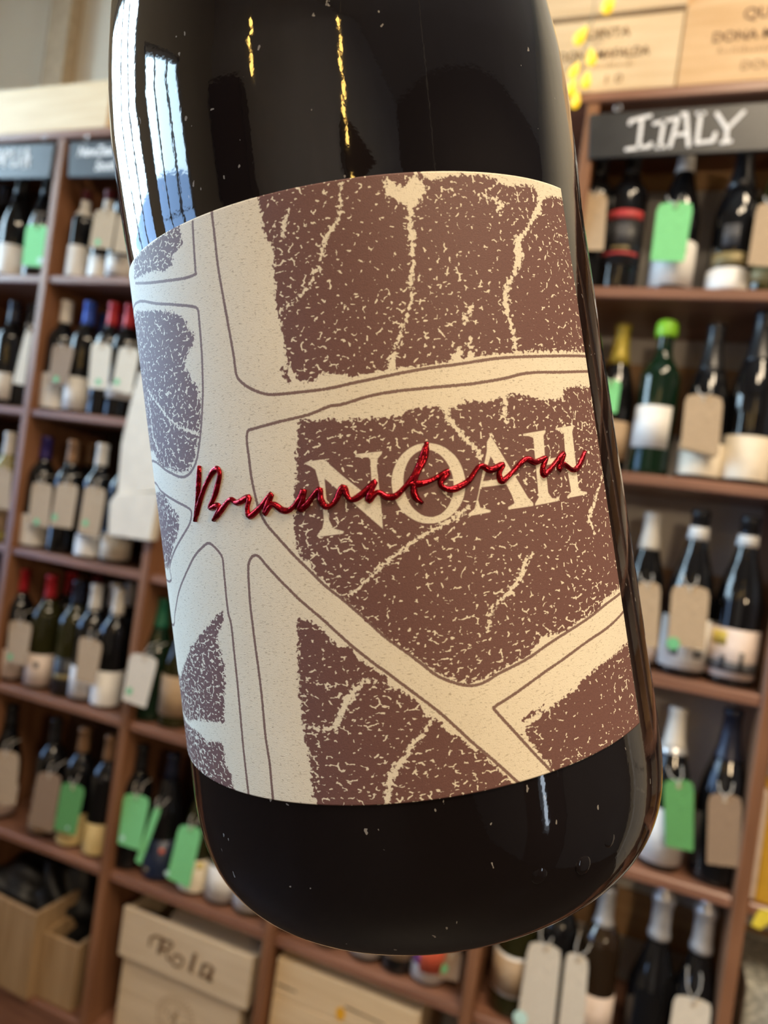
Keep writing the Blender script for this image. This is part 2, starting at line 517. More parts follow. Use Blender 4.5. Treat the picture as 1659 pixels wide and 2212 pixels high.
# --- top row, left bays
bottle(bx, 'a', -7, 545, 'dark bottle at the left edge of the top row, partly cut by the frame', cap='navy', labels=[lab('white', .02, .09)], back=.06)
bottle(bg, 'a', 30, 545, 'dark slope-shouldered bottle with plain white label at the far left of the top row', cap='black', labels=[lab('white', .008, .090)])
bottle(bg, 'a', 87, 545, 'dark bottle hidden behind the pale green tag left of the first upright', cap='black', labels=[lab('white', .03, .085)], back=.012)
bottle(bx, 'a', 172, 545, 'white-labelled bottle with a red-topped cream capsule, leftmost in the second bay of the top row', cap='white', capz=.208, s=.8, labels=[('capsule_top', 'dred', .262, .2955, 180, .0014), lab('white', .008, .108)])
bottle(bx, 'a', 221, 548, 'bottle with a red-topped cream capsule behind the kraft tag with a green dot, top row', cap='white', capz=.208, s=.8, labels=[('capsule_top', 'dred', .262, .2955, 180, .0014), lab('white', .008, .075)])
bottle(bx, 'a', 264, 550, 'bottle beside the held bottle in the second bay of the top row, pointed white label', cap='dred', labels=[lab('white', .012, .062, 70)])
# --- second row, left bays
bottle(bx, 'b', 14, 810, 'dark bottle with pale label at the left frame edge, second row', cap='navy', labels=[lab('white', .020, .092)], back=.02)
bottle(bg, 'b', 52, 830, 'black bottle behind the curled cream tag, second row', cap='black', back=.045)
bottle(bx, 'b', 122, 835, 'bottle with a white capsule and white label left of the blue-capped one', cap='white', capz=.236, labels=[lab('white', .008, .098)])
bottle(bx, 'b', 172, 840, 'bottle with a bright blue capsule and white label in the second row', cap='blue', labels=[lab('white', .010, .094)])
bottle(bx, 'b', 224, 845, 'bottle with a red capsule behind the cream tag with a green dot, second row', cap='red')
bottle(bx, 'b', 259, 850, 'red-capped bottle next to the held bottle, second row', cap='red', labels=[lab('white', .05, .085)], back=.01)
bottle(bx, 'b', 156, 815, 'tan-capped bottle standing behind the blue-capped front one', cap='tan', back=.12)
bottle(bx, 'b', 209, 820, 'blue-capped bottle standing behind the red-capped one', cap='blue', back=.11)
bottle(bx, 'b', 250, 825, 'violet-capped bottle at the back between two red-capped ones', cap='purple', back=.12)
# --- third row, left bays
bottle(bx, 'c', 3, 1100, 'yellowish white-wine bottle at the left edge of the third row', G_YELL, cap='white', labels=[lab('tan', .03, .09)])
bottle(bx, 'c', 12, 1070, 'olive bottle at the back of the third row by the first upright', G_OLIVE, cap='tan', back=.10)
bottle(bx, 'c', 81, 1110, 'purple-capped bottle with bluish white label in the third row', cap='purple', labels=[lab('white', .008, .088)])
bottle(bx, 'c', 140, 1115, 'copper-capped bottle behind the middle kraft tag of the third row', cap='copper')
bottle(bx, 'c', 202, 1125, 'bottle with a pale silver capsule and mint white label in the third row', cap='white', capz=.24, labels=[lab('white', .008, .060)])
bottle(bx, 'c', 181, 1100, 'copper-capped bottle standing behind the silver-capped one', cap='copper', back=.10)
bottle(bx, 'c', 256, 1140, 'white-labelled bottle half hidden behind the hanging paper bag', cap='white', labels=[lab('cream', .012, .075)])
bottle(bx, 'c', 346, 1185, 'dark bottle in the narrow gap between upright and held bottle, third row', cap='black', back=.03)
# --- fourth row, left bays
bottle(bx, 'd', 31, 1400, 'red-capped bottle behind the leftmost kraft tag, fourth row', cap='red', labels=[lab('pink', .010, .086)])
bottle(bx, 'd', 90, 1425, 'red-capped bottle with plain white label and small dark emblem', G_OLIVE, cap='red', labels=[lab('pink', .010, .092), ('label_emblem', 'grey', .058, .072, 9, .0008, -18)])
bottle(bx, 'd', 148, 1440, 'navy-capped bottle with a black and gold label, fourth row', G_OLIVE, cap='navy', labels=[lab('black', .010, .100), ('label_lettering', 'gold', .046, .058, 50, .0008, -10)])
bottle(bx, 'd', 187, 1445, 'white-capped bottle behind the kraft tag in the middle of the fourth row', cap='white', capz=.232, labels=[lab('white', .012, .090, 100)])
bottle(bx, 'd', 234, 1468, 'white-capped bottle with a broad white label beside the second upright', cap='white', capz=.232, labels=[lab('white', .008, .094)])
bottle(bx, 'd', 77, 1390, 'red-capped bottle standing behind the two front red-capped ones', cap='dred', back=.10)
bottle(bx, 'd', 134, 1400, 'red-capped bottle standing behind the navy-capped one', cap='red', back=.09)
bottle(bx, 'd', 190, 1410, 'dark red-capped bottle deep at the back of the fourth row', cap='dred', back=.13)
bottle(bx, 'd', 230, 1420, 'white-capped bottle at the back left of the broad white label', cap='white', back=.06)
bottle(bx, 'd', 262, 1430, 'grey-white capped bottle at the very back by the second upright', cap='white', back=.11)
bottle(bg, 'd', 335, 1450, 'bottle with a teal green capsule behind the cream tag, right of the second upright', G_GREEN, cap='green', capz=.225)
bottle(bg, 'd', 386, 1470, 'bottle with a large kraft coloured label half hidden by the held bottle, fourth row', G_OLIVE, cap='black', labels=[lab('tan', .03, .125)])
# --- fifth row, left bays
bottle(bg, 'e', 6, 1690, 'dark bottle behind the kraft tag at the left edge, fifth row', cap='black', labels=[lab('pink', .012, .080)])
bottle(bx, 'e', 98, 1750, 'dark bottle behind the brown tag, fifth row', cap='black', labels=[lab('tan', .012, .05)])
bottle(bx, 'e', 158, 1780, 'straw-labelled bottle behind the green tag, fifth row', cap='copper', labels=[lab('yellow', .008, .085)])
bottle(bx, 'e', 214, 1800, 'straw-labelled bottle without tag beside the second upright', cap='copper', labels=[lab('yellow', .008, .085)])
bottle(bx, 'e', 281, 1825, 'dark bottle behind the green tag just right of the second upright', cap='black')
bottle(bg, 'e', 349, 1840, 'dark bottle with a navy label and tiny orange mark', cap='navy', labels=[lab('navy', .010, .100), ('label_mark', 'coral', .070, .082, 8, .0008, 0), ('label_mark', 'gold', .020, .030, 10, .0008, -50)])
bottle(bg, 'e', 425, 1872, 'cream-labelled bottle behind the green tag beside the held bottle', G_OLIVE, cap='black', labels=[lab('cream', .010, .085), ('label_mark', 'lemon', .066, .080, 10, .0008, 10)])
bottle(bg, 'e', 482, 1905, 'bottle with rounded white label foot, peeping out left of the held bottle base', cap='black', labels=[lab('white', .012, .09)])
bottle(bg, 'e', 543, 1935, 'olive bottle with white label, mostly behind the held bottle base', G_OLIVE, cap='black', labels=[lab('white', .014, .09)])
bottle(bg, 'e', 628, 1985, 'black bottle right of the third upright, only its foot below the held bottle', cap='black')
bottle(bg, 'e', 712, 2022, 'dark green bottle with a sliver of mint label below the held bottle', G_GREEN, cap='black', labels=[lab('white', .014, .09)])
bottle(bg, 'e', 792, 2050, 'dark bottle with a sliver of white label below the held bottle', cap='black', labels=[lab('white', .014, .09)])
bottle(bx, 'e', 858, 2075, 'black-footed bottle with a brown label edge below the held bottle', cap='black', labels=[lab('tan', .034, .1)])
bottle(bx, 'e', 924, 2098, 'bottle with a coral, violet and white label below the held bottle', cap='black', labels=[lab('white', .010, .10), ('label_print', 'coral', .030, .10, 42, .0008, 12), ('label_print', 'purple', .040, .10, 22, .0008, -52)])
# --- right bay under the ITALY sign
bottle(bx, 'a', 1272, 540, 'dark bottle behind the kraft tag at the left end under the white-lettered sign', cap='black')
bottle(bx, 'a', 1342, 545, 'straight black bottle with a dark label between two red bands', cap='black', labels=[lab('black', .05, .150), ('label_band', 'red', .138, .155, 60, .0008, -6), ('label_band', 'red', .068, .074, 60, .0008, -6), ('label_print', 'grey', .088, .128, 22, .0008, -4), ('label_lettering', 'gold', .078, .084, 26, .0008, -6)])
bottle(bg, 'a', 1455, 548, 'white-capped bottle with a broad white label behind the bright green tag', cap='white', capz=.238, labels=[lab('white', .012, .098), ('label_lettering', 'gold', .074, .078, 20, .0008, 15)])
bottle(bg, 'a', 1580, 555, 'black slope-shouldered bottle with a white label under a dull gold band', cap='black', capz=.20, labels=[lab('white', .006, .046), ('neck_label', 'gold', .050, .074, 55), ('shoulder_emblem', 'grey', .085, .125, 20, .0006, -8)])
bottle(bg, 'a', 1662, 560, 'bottle with an olive gold label at the right frame edge, top row', G_OLIVE, cap='black', labels=[lab('gold', .02, .055)])
# --- right bay, second row
bottle(bg, 'b', 1316, 930, 'yellow-capped bottle at the left end of the right bay, second row', cap='yellow', capz=.215, labels=[lab('tan', .025, .100)], back=.02)
bottle(bx, 'b', 1411, 925, 'bottle sealed with lime green wax, white label and green glass', G_GREEN, cap='lime', capz=.268, capstyle='wax', labels=[lab('white', .052, .132, 62, -12)])
bottle(bg, 'b', 1508, 1000, 'black bottle with a white label foot behind the double kraft tag', cap='black', capz=.21, labels=[lab('cream', .010, .072), ('shoulder_strip', 'black', .2, .215, 20)])  # narrow black paper strip on the shoulder
bottle(bg, 'b', 1611, 985, 'black slope-shouldered bottle with a large cream label, second row right', cap='black', capz=.21, s=1.1, labels=[lab('cream', .010, .082)])
# --- right bay, third row
bottle(bg, 'c', 1374, 1380, 'white-capped bottle behind the kraft tag half hidden by the held bottle', cap='white', capz=.225, labels=[lab('pink', .012, .05)], back=.02)
bottle(bg, 'c', 1475, 1395, 'black bottle with white neck collar behind the kraft tag with a green dot', cap='black', capz=.268, s=1.05, labels=[('neck_collar', 'white', .243, .266, 180, .0018), lab('white', .016, .105), ('label_print', 'grey', .038, .052, 14, .0008, 40), ('label_print', 'grey', .038, .054, 10, .0008, -20)])
bottle(bg, 'c', 1582, 1405, 'black bottle with white neck collar and a landscape label with small dark figures', cap='black', capz=.268, s=1.05, labels=[('neck_collar', 'white', .243, .262, 180, .0018), lab('pink', .016, .100), ('label_print', 'lemon', .070, .094, 20, .0008, -36), ('label_print', 'grey', .026, .044, 78, .0006, 0), ('label_print', 'black', .028, .062, 5, .0010, 22), ('label_print', 'black', .030, .052, 6, .0010, -20)])
# --- right bay, fourth row
bottle(bg, 'd', 1428, 1800, 'bottle with a cream capsule and white label behind the dark green tag', cap='white', capz=.215, labels=[('capsule_ring', 'silver', .213, .224, 180, .0022), lab('white', .014, .115)])
bottle(bg, 'd', 1541, 1850, 'dark bottle behind the brown tag beside the right upright', cap='navy', capz=.21, s=1.06, labels=[('label_print', 'tan', .04, .06, 14, .0006, 10)])
# --- right bay, fifth row
bottle(bg, 'e', 1100, 2150, 'olive bottle with a tan label framed in white, partly a painted window reflection, left end of the lowest right row', G_OLIVE, cap='tan', labels=[lab('white', .042, .122, 90, -8), ('label_print', 'tan', .048, .116, 78, .0008, 4)])  # wider white at the left paints the window's reflection into the label
bottle(bx, 'e', 1183, 2180, 'dark bottle behind the long cream tag with a pale blue sticker', cap='navy')
bottle(bx, 'e', 1275, 2200, 'slim dark bottle with a silver capsule and pale label foot', G_BROWN, cap='silver', capz=.225, labels=[lab('pink', .012, .102)])
bottle(sp, 'e', 1392, 2240, 'sparkling wine bottle with a silver foil top and no tag', cap='silver', capz=.228, capstyle='sparkling')
bottle(sp, 'e', 1484, 2260, 'sparkling wine bottle with a silver foil top beside the right upright', cap='silver', capz=.228, capstyle='sparkling')

# ------------------------------------------------------------------ price tags hung on the necks
def tag(c4, label, mt, up, back=0.0, dot=None, dotm=None, curl=0.0, Y=None, dotr=0.0085):
    """c4: pixel corners TL, TR, BR, BL of the card; up: pixel where the twine reaches the neck"""
    Yf = (F0 + 0.010 + back) if Y is None else Y
    TL, TR = pix(*c4[0], Yf), pix(*c4[1], Yf)
    BR, BL = pix(*c4[2], Yf - 0.012), pix(*c4[3], Yf - 0.012)
    o = (TL + TR) / 2
    t = thing('price_tag', label, 'tag', o, 0, 'card price tags hung on the bottles')
    c = 0.26
    P = [TL.lerp(TR, c), TL.lerp(TR, 1 - c), TR.lerp(BR, 0.04).lerp(TL, 0.05), TR.lerp(BR, .15), BR.lerp(TR, 0.02), BR.lerp(BL, 0.03), BL.lerp(BR, 0.03), BL.lerp(TL, 0.02), TL.lerp(BL, .15), TL.lerp(BL, 0.04).lerp(TR, 0.05)]
    n = (TR - TL).cross(BL - TL).normalized()
    if n.y > 0:
        n = -n
    MB().prism([p - o for p in P], -n * 0.0009).obj('card', mt, t)
    dn = (BL - TL + BR - TR).normalized()
    rt = (TR - TL).normalized()
    w = (TR - TL).length
    e = dn * min(0.011, w * 0.3)

    def disc(ctr, r, name, m2, off):
        MB().prism([ctr + rt * (r * math.cos(2 * PI * k / 16)) + dn * (r * math.sin(2 * PI * k / 16)) + n * off for k in range(16)], n * 0.0004).obj(name, m2, t)
    if w > 0.02:
        disc(e, 0.0042, 'eyelet', EYELET if mt is not GREENC else GREEND, 0.0)
    if dot:
        d = pix(*dot, Yf - 0.010) - o
        d = e + rt * ((d - e).dot(rt)) + dn * ((d - e).dot(dn))
        disc(d, dotr, 'sticker', dotm or DOT, 0.0002)
    u = pix(*up, Yf + 0.012) - o
    for s in (-1, 1):
        q = u + rt * (s * 0.012)
        q2 = u + rt * (s * 0.010) + Vector((0, 0.03, 0.004))
        MB().tube([e + n * 0.0012, e + dn * -0.008 + n * 0.002 + rt * (s * 0.001), e.lerp(q, 0.6) + n * 0.002 + rt * (s * 0.003), q, q2], 0.0011, 5).obj('twine', TWINE, t)
    return t


tag(((57, 484), (105, 488), (88, 577), (47, 572)), 'pale green tag by the first upright in the top row', GREENC, (84, 458), dot=(78, 560), dotm=DOTP)
tag(((206, 452), (254, 455), (240, 538), (192, 534)), 'kraft tag with a green dot in the second bay of the top row', KRAFT, (236, 440), dot=(204, 525))
tag(((256, 462), (300, 468), (286, 548), (244, 544)), 'kraft tag tucked against the held bottle in the top row', KRAFT, (285, 450))
tag(((56, 712), (70, 714), (52, 832), (27, 828)), 'curled cream tag seen almost edge-on, second row left', CREAMC, (66, 700))
tag(((114, 742), (162, 748), (143, 832), (104, 828)), 'brown kraft tag below the white capsule in the second row', KRAFT_D, (136, 732), dot=(115, 820))
tag(((198, 738), (242, 744), (232, 842), (190, 838)), 'cream tag with a green dot left of the paper bag, second row', CREAMC, (226, 726), dot=(200, 826))
tag(((258, 748), (302, 754), (284, 852), (240, 842)), 'grey cream tag with a green dot directly above the paper bag', CREAMC, (290, 738), dot=(247, 826))
tag(((-8, 1008), (26, 1014), (20, 1102), (-18, 1096)), 'kraft tag cut by the left frame edge, third row', KRAFT, (12, 995))
tag(((70, 1040), (114, 1046), (104, 1140), (60, 1130)), 'kraft tag below the purple capsule, third row', KRAFT, (90, 1028), dot=(72, 1128))
tag(((123, 1042), (170, 1047), (155, 1142), (107, 1136)), 'kraft tag in the middle of the third row', KRAFT, (148, 1026), dot=(116, 1118))
tag(((184, 1048), (230, 1056), (212, 1165), (168, 1150)), 'kraft tag with a green dot left of the hanging paper bag, third row', KRAFT, (208, 1030), dot=(180, 1130))
tag(((20, 1338), (70, 1346), (56, 1438), (13, 1428)), 'kraft tag below the leftmost red capsule, fourth row', KRAFT, (46, 1322), dot=(18, 1420))
tag(((172, 1372), (222, 1388), (205, 1482), (162, 1470)), 'kraft tag below the white capsule in the fourth row', KRAFT, (204, 1362))
tag(((282, 1408), (342, 1422), (314, 1530), (263, 1512)), 'large cream tag with a green dot hanging over the second upright', CREAMC, (335, 1395), dot=(281, 1493), Y=F0 - 0.022)
tag(((-14, 1618), (42, 1626), (34, 1740), (-22, 1735)), 'kraft tag in the dark lower left corner, fifth row', KRAFT, (18, 1606))
tag(((82, 1665), (134, 1674), (113, 1800), (61, 1778)), 'brown tag left of the green one, fifth row', KRAFT_D, (118, 1652))
tag(((134, 1688), (184, 1700), (162, 1806), (116, 1792)), 'dull green tag over a straw label, fifth row', GREEND, (162, 1674), dot=(150, 1790), dotm=DOTP, dotr=.004)
tag(((268, 1712), (324, 1722), (302, 1838), (254, 1822)), 'bright green tag just right of the second upright, fifth row', GREENC, (300, 1694), dot=(270, 1810), dotm=DOTP, dotr=.006)
tag(((334, 1742), (349, 1746), (304, 1868), (292, 1860)), 'green tag seen nearly edge-on beside the navy label', GREENC, (350, 1728))
tag(((388, 1780), (437, 1790), (408, 1920), (360, 1896)), 'bright green tag closest to the held bottle, fifth row', GREENC, (424, 1764), dot=(374, 1886), dotm=DOTP, dotr=.006)
tag(((952, 2052), (1000, 2058), (990, 2120), (944, 2112)), 'small kraft tag with a green dot under the held bottle base', KRAFT_D, (985, 2040), dot=(962, 2092), back=.03)
tag(((1258, 415), (1313, 418), (1304, 541), (1246, 540)), 'kraft tag under the left end of the white-lettered sign', KRAFT, (1278, 402))
tag(((1421, 438), (1499, 436), (1478, 565), (1405, 563)), 'bright green tag hanging under the white-lettered sign', GREENC, (1456, 424))
tag(((1636, 438), (1700, 440), (1690, 578), (1615, 572)), 'pale kraft tag cut by the right frame edge, top row', KRAFT, (1668, 426))
tag(((1296, 818), (1342, 822), (1332, 892), (1288, 888)), 'green tag below the yellow capsule, half behind the held bottle', GREENC, (1318, 810), back=.015)
tag(((1482, 850), (1563, 856), (1552, 986), (1470, 966)), 'kraft tag hung over a second folded one in the second row of the right bay', KRAFT, (1522, 838))
tag(((1376, 1256), (1428, 1260), (1420, 1400), (1366, 1396)), 'kraft tag beside the right edge of the held bottle, third row', KRAFT, (1395, 1242), back=.01)
tag(((1452, 1262), (1534, 1270), (1522, 1405), (1442, 1392)), 'kraft tag with a large green dot under a white neck collar', KRAFT, (1492, 1245), dot=(1456, 1390), dotr=.0115)
tag(((1433, 1684), (1499, 1686), (1498, 1840), (1437, 1828)), 'dark green tag in the fourth row of the right bay', GREEND, (1458, 1660))
tag(((1530, 1712), (1604, 1720), (1601, 1875), (1526, 1866)), 'dark brown tag next to the right upright, fourth row', KRAFT_D, (1568, 1692))
tag(((1143, 2030), (1214, 2048), (1195, 2230), (1114, 2220)), 'long cream tag with a pale blue sticker, lowest right row', CREAMC, (1182, 2012), dot=(1135, 2200), dotm=DOTP, dotr=.014)
tag(((1224, 2054), (1272, 2070), (1260, 2230), (1206, 2220)), 'cream tag turned sideways beside the slim silver-capped bottle', CREAMC, (1262, 2035))
tag(((1458, 2146), (1538, 2166), (1526, 2280), (1440, 2262)), 'cream tag below the right-hand silver foil top', CREAMC, (1500, 2110))

# ------------------------------------------------------------------ chalkboard signs
def stroke_mesh(mb, strokes, y, w, thick=0.0012):
    """strokes in world x,z on the plane y; round-capped ribbons"""
    for st in strokes:
        for k, (p, q) in enumerate(zip(st, st[1:])):
            p, q = Vector(p), Vector(q)
            d = (q - p)
            if d.length < 1e-6:
                continue
            d.normalize()
            nrm = Vector((-d.y, d.x))
            pts = []
            for j in range(7):
                a = PI / 2 + PI * j / 6
                pts.append(p + d * (math.cos(a) * w / 2) + nrm * (math.sin(a) * w / 2))
            for j in range(7):
                a = -PI / 2 + PI * j / 6
                pts.append(q + d * (math.cos(a) * w / 2) + nrm * (math.sin(a) * w / 2))
            yy = y - 0.00012 * k
            mb.prism([(c.x, yy, c.y) for c in pts], Vector((0, thick, 0)))
    return mb


def pstrokes(S_, Y):
    return [[(pix(x, y, Y).x, pix(x, y, Y).z) for (x, y) in s] for s in S_]


def sign(c4, label, Y, hooks):
    P = [pix(*c, Y) for c in c4]
    o = (P[0] + P[1]) / 2
    t = thing('chalkboard_sign', label, 'sign', o)
    MB().prism([p - o for p in P], Vector((0, 0.008, 0))).bevel(0.0015).obj('board', SLATE, t)
    for h in hooks:
        c = pix(*h, Y) - o
        MB().tube([c + Vector((0.006 * math.sin(a), 0.002, 0.006 * math.cos(a) + 0.004)) for a in [k * 0.6 for k in range(10)]], 0.0012, 5).obj('hook', CAPS['silver'], t)
    return t, o


def put_strokes(t, o, S_, Y, w, mt=None, name='lettering'):
    ob = stroke_mesh(MB(), pstrokes(S_, Y), Y - 0.0014, w).obj(name, mt or CHALK)
    ob.data.transform(Matrix.Translation(-o))
    ob.parent = t
    return ob


SY = F0 - 0.012
cv = lambda S_: [[(1180 + x / 3.457, y / 3.457) for (x, y) in s] for s in S_]
t, o = sign(((1274, 246), (1700, 217), (1698, 322), (1271, 343)), 'black chalkboard sign with white hand-painted country name under the crates', SY, [(1334, 236)])
put_strokes(t, o, cv([[(715, 890), (690, 1100)], [(625, 925), (632, 905), (778, 868)], [(600, 1118), (770, 1096), (782, 1075)],
                      [(880, 900), (848, 1098)], [(808, 925), (955, 890)], [(825, 1103), (880, 1098)],
                      [(990, 858), (924, 1095)], [(990, 858), (1045, 852), (1062, 1090)], [(968, 1010), (1050, 1000)],
                      [(1130, 850), (1180, 848)], [(1155, 850), (1125, 1070), (1245, 1055), (1262, 1000)],
                      [(1275, 850), (1350, 965)], [(1475, 838), (1350, 965), (1342, 1062)], [(1310, 1066), (1375, 1058)]]), SY, 0.0070)
t, o = sign(((-90, 318), (118, 309), (106, 384), (-96, 386)), 'grey chalkboard sign with white script at the left frame edge', SY, [(94, 302)])
put_strokes(t, o, [[(-8, 362), (2, 325), (9, 360)], [(-4, 347), (8, 346)], [(14, 324), (8, 360)], [(14, 324), (23, 330), (12, 342), (24, 362)][:3], [(30, 322), (25, 360), (38, 356)], [(46, 322), (40, 360)], [(52, 362), (60, 320), (62, 360)], [(48, 348), (65, 340)]], SY, 0.0055)
t, o = sign(((150, 307), (345, 299), (343, 381), (146, 382)), 'grey chalkboard sign with two lines of white script left of the held bottle', SY, [(184, 301)])


def font_mesh(body, height, mt, name, parent, loc, slant=0.0, squeeze=1.0, rz=0.0, weight=0.0):
    """flat lettering, cap height `height`, lower left corner at loc (parent space), facing -y"""
    c = bpy.data.curves.new('text', 'FONT')
    c.body = body
    c.size = 1.0
    c.offset = weight
    c.shear = slant
    c.extrude = 0.0
    o = bpy.data.objects.new('text', c)
    COL.objects.link(o)
    dg = bpy.context.evaluated_depsgraph_get()
    me = bpy.data.meshes.new_from_object(o.evaluated_get(dg))
    bpy.data.objects.remove(o)
    bpy.data.curves.remove(c)
    k = height / 0.70
    me.transform(Matrix.Diagonal((k * squeeze, k, 1, 1)))
    me.transform(Matrix.Rotation(PI / 2, 4, 'X'))
    me.name = name
    me.materials.clear()
    return link(name, me, mt, parent, loc)


a = pix(166, 338, SY - 0.0016) - o
font_mesh('NewZealand', 0.025, CHALK, 'lettering', t, a, 0.25, 0.85, weight=0.03)
a = pix(204, 368, SY - 0.0016) - o
font_mesh('South Africa', 0.024, CHALK, 'lettering', t, a, 0.25, 0.85, weight=0.03)

# ------------------------------------------------------------------ wine crates
def crate(name_label, x0, x1, z0, z1, Yf, depth, m, rz=0.0, lid=False, rows=1, top=True, pivot=None, th=0.011):
    """slatted wooden crate: front boards, side boards, back board, top"""
    px_, pz = (x1, z0) if pivot is None else pivot
    t = thing('wine_crate', name_label, 'crate', (px_, Yf, z0), rz)
    g = 0.0012
    for k in range(rows):
        a, b = z0 + (z1 - z0) * k / rows, z0 + (z1 - z0) * (k + 1) / rows
        MB().box((x0 - px_, 0, a - z0 + g), (x1 - px_, th, b - z0 - g)).bevel(0.0015).obj('front_board', m, t)
    for (a, b) in ((x0, x0 + th), (x1 - th, x1)):
        MB().box((a - px_, th + .0004, 0), (b - px_, depth, z1 - z0)).bevel(0.0012).obj('side_board', m, t)
    MB().box((x0 - px_ + th, depth - th, 0), (x1 - px_ - th, depth, z1 - z0)).obj('back_board', m, t)
    MB().box((x0 - px_ + th, th, 0), (x1 - px_ - th, depth - th, 0.008)).obj('base_board', m, t)
    if top:
        MB().box((x0 - px_ + th, th + .0004, z1 - z0 - 0.012), (x1 - px_ - th, depth - th - .0004, z1 - z0 - 0.002)).obj('top_board', m, t)
    return t


CYF = F0 - 0.004
zt = ROW['top']
# left: a long pale crate
a, b = pix(-110, 183, CYF), pix(243, 170, CYF)
crate('long pale pine crate lying on the shelving at the upper left', a.x, b.x, zt, b.z, CYF, 0.28, PINE)
# right: two stacks
a, b = pix(1100, 40, CYF), pix(1481, 17, CYF)
zc1 = b.z - 0.003
cr1 = crate('pale pine crate with stamped lettering behind the string of bulbs', a.x, b.x, zt, zc1, CYF, 0.28, PINE)
a2, b2 = pix(1100, 40, CYF), pix(1486, 12, CYF)
crate('pale pine crate on top of the stamped one, cut by the upper frame edge', a2.x, b2.x, zc1 + 0.004, zc1 + 0.16, CYF - 0.006, 0.28, PINE)
c0 = b.x + .0015
cr2 = crate('honey coloured crate with stamped lettering at the upper right corner', c0 + .001, c0 + 0.31, zt, zt + 0.20, CYF, 0.28, PINE2, pivot=(c0, zt))


def stamp(t, body, px, py, h, mt=STAMP, sq=1.0, Yp=None):
    Yp = (t.location.y if Yp is None else Yp)
    p = pix(px, py, Yp - 0.0006)
    font_mesh(body, h, mt, 'stamped_lettering', t, p - t.location, 0, sq, weight=0.012)


def ticks(t, x0, y0, x1, y1, n, h, mt=STAMP_F):
    """a line of stamped print too small to read: short upright strokes"""
    mb = MB()
    Yp = t.location.y - 0.0006
    for k in range(n):
        f = (k + random.uniform(-.25, .25)) / n
        p = pix(x0 + (x1 - x0) * f, y0 + (y1 - y0) * f, Yp) - t.location
        hh = h * random.uniform(.6, 1)
        mb.prism([(p.x, p.y, p.z), (p.x + .0016, p.y, p.z), (p.x + .0016 + hh * random.uniform(-.3, .3), p.y, p.z + hh), (p.x + hh * .1, p.y, p.z + hh)], Vector((0, .0004, 0)))
    mb.obj('stamped_print', mt, t)


stamp(cr1, 'QUINTA', 1243, 88, 0.0185)
stamp(cr1, 'DONA MAFALDA', 1206, 135, 0.0185, sq=0.82)
ticks(cr1, 1255, 150, 1370, 142, 16, .011)
stamp(cr1, '1 0', 1300, 181, 0.017, STAMP_F, 1.2)
stamp(cr2, 'QUINTA', 1605, 42, 0.0205)
stamp(cr2, 'DONA MAFALDA', 1537, 92, 0.0185, sq=0.95)
ticks(cr2, 1550, 116, 1668, 108, 16, .012)
stamp(cr2, 'DOURO', 1598, 151, 0.0165, STAMP_F)
ticks(cr1, 1196, 29, 1230, 27, 5, .008)
stamp_top = None

# lower bays: the lidded crate with blackletter stamp
CY2 = F0 + 0.012
TLp, TRp, BLp = pix(268, 1957, CY2), pix(546, 2080, CY2), pix(256, 2063, CY2)
zl0 = BLp.z
zl1 = TLp.z
wx0, wx1 = TLp.x, TRp.x
cr3 = crate('whitewashed lidded crate with dark blackletter stamp in the lowest row', wx0 + .008, wx1 - .020, ROW['f'], zl0 - .002, CY2 + .013, .25, PINE3, rows=2, top=False)
lidt = thing('crate_lid', 'overhanging whitewashed lid with blackletter stamp and open hand hole', 'lid', (wx0, CY2, zl0))
W_ = wx1 - wx0
H_ = zl1 - zl0
MB().box((0, 0, 0), (W_, .012, H_)).bevel(.0015).obj('front_board', PINE3, lidt)
for (p, q) in ((0, .012), (W_ - .012, W_)):
    MB().box((p, .0124, 0.0), (q, .275, H_ * .93)).bevel(.0012).obj('side_board', PINE3, lidt)
MB().box((.012, .263, 0), (W_ - .012, .275, H_ * .9)).obj('back_board', PINE3, lidt)
pl = [(W_ * .34, .0124), (W_ - .0125, .0124), (W_ - .0125, .262), (W_ * .40, .262), (W_ * .28, .20), (W_ * .25, .12), (W_ * .28, .05)]
MB().prism([(x, y, H_ * .80) for (x, y) in pl], Vector((0, 0, .009))).obj('top_board', PINE3, lidt)
c3 = lambda S_: [[(240 + x / 3.95, 1920 + y / 3.95) for (x, y) in s] for s in S_]
put_strokes(lidt, Vector((wx0, CY2, zl0)), c3([
    [(330, 480), (335, 420), (380, 400), (440, 420)], [(435, 425), (400, 545)], [(450, 430), (425, 550)], [(435, 425), (515, 455), (525, 485), (480, 515), (440, 510)], [(480, 515), (480, 590), (505, 605)],
    [(545, 560), (515, 615), (545, 655), (590, 660), (620, 620), (600, 575), (550, 562)],
    [(710, 555), (670, 690), (690, 710)], [(725, 560), (685, 695)],
    [(790, 640), (755, 730), (790, 745)], [(800, 645), (770, 725)], [(860, 680), (825, 775), (850, 785)], [(875, 685), (840, 775), (858, 783)], [(790, 640), (838, 652), (870, 680)], [(757, 732), (800, 752), (848, 708)]]), CY2, 0.0052, STAMP, 'stamped_lettering')
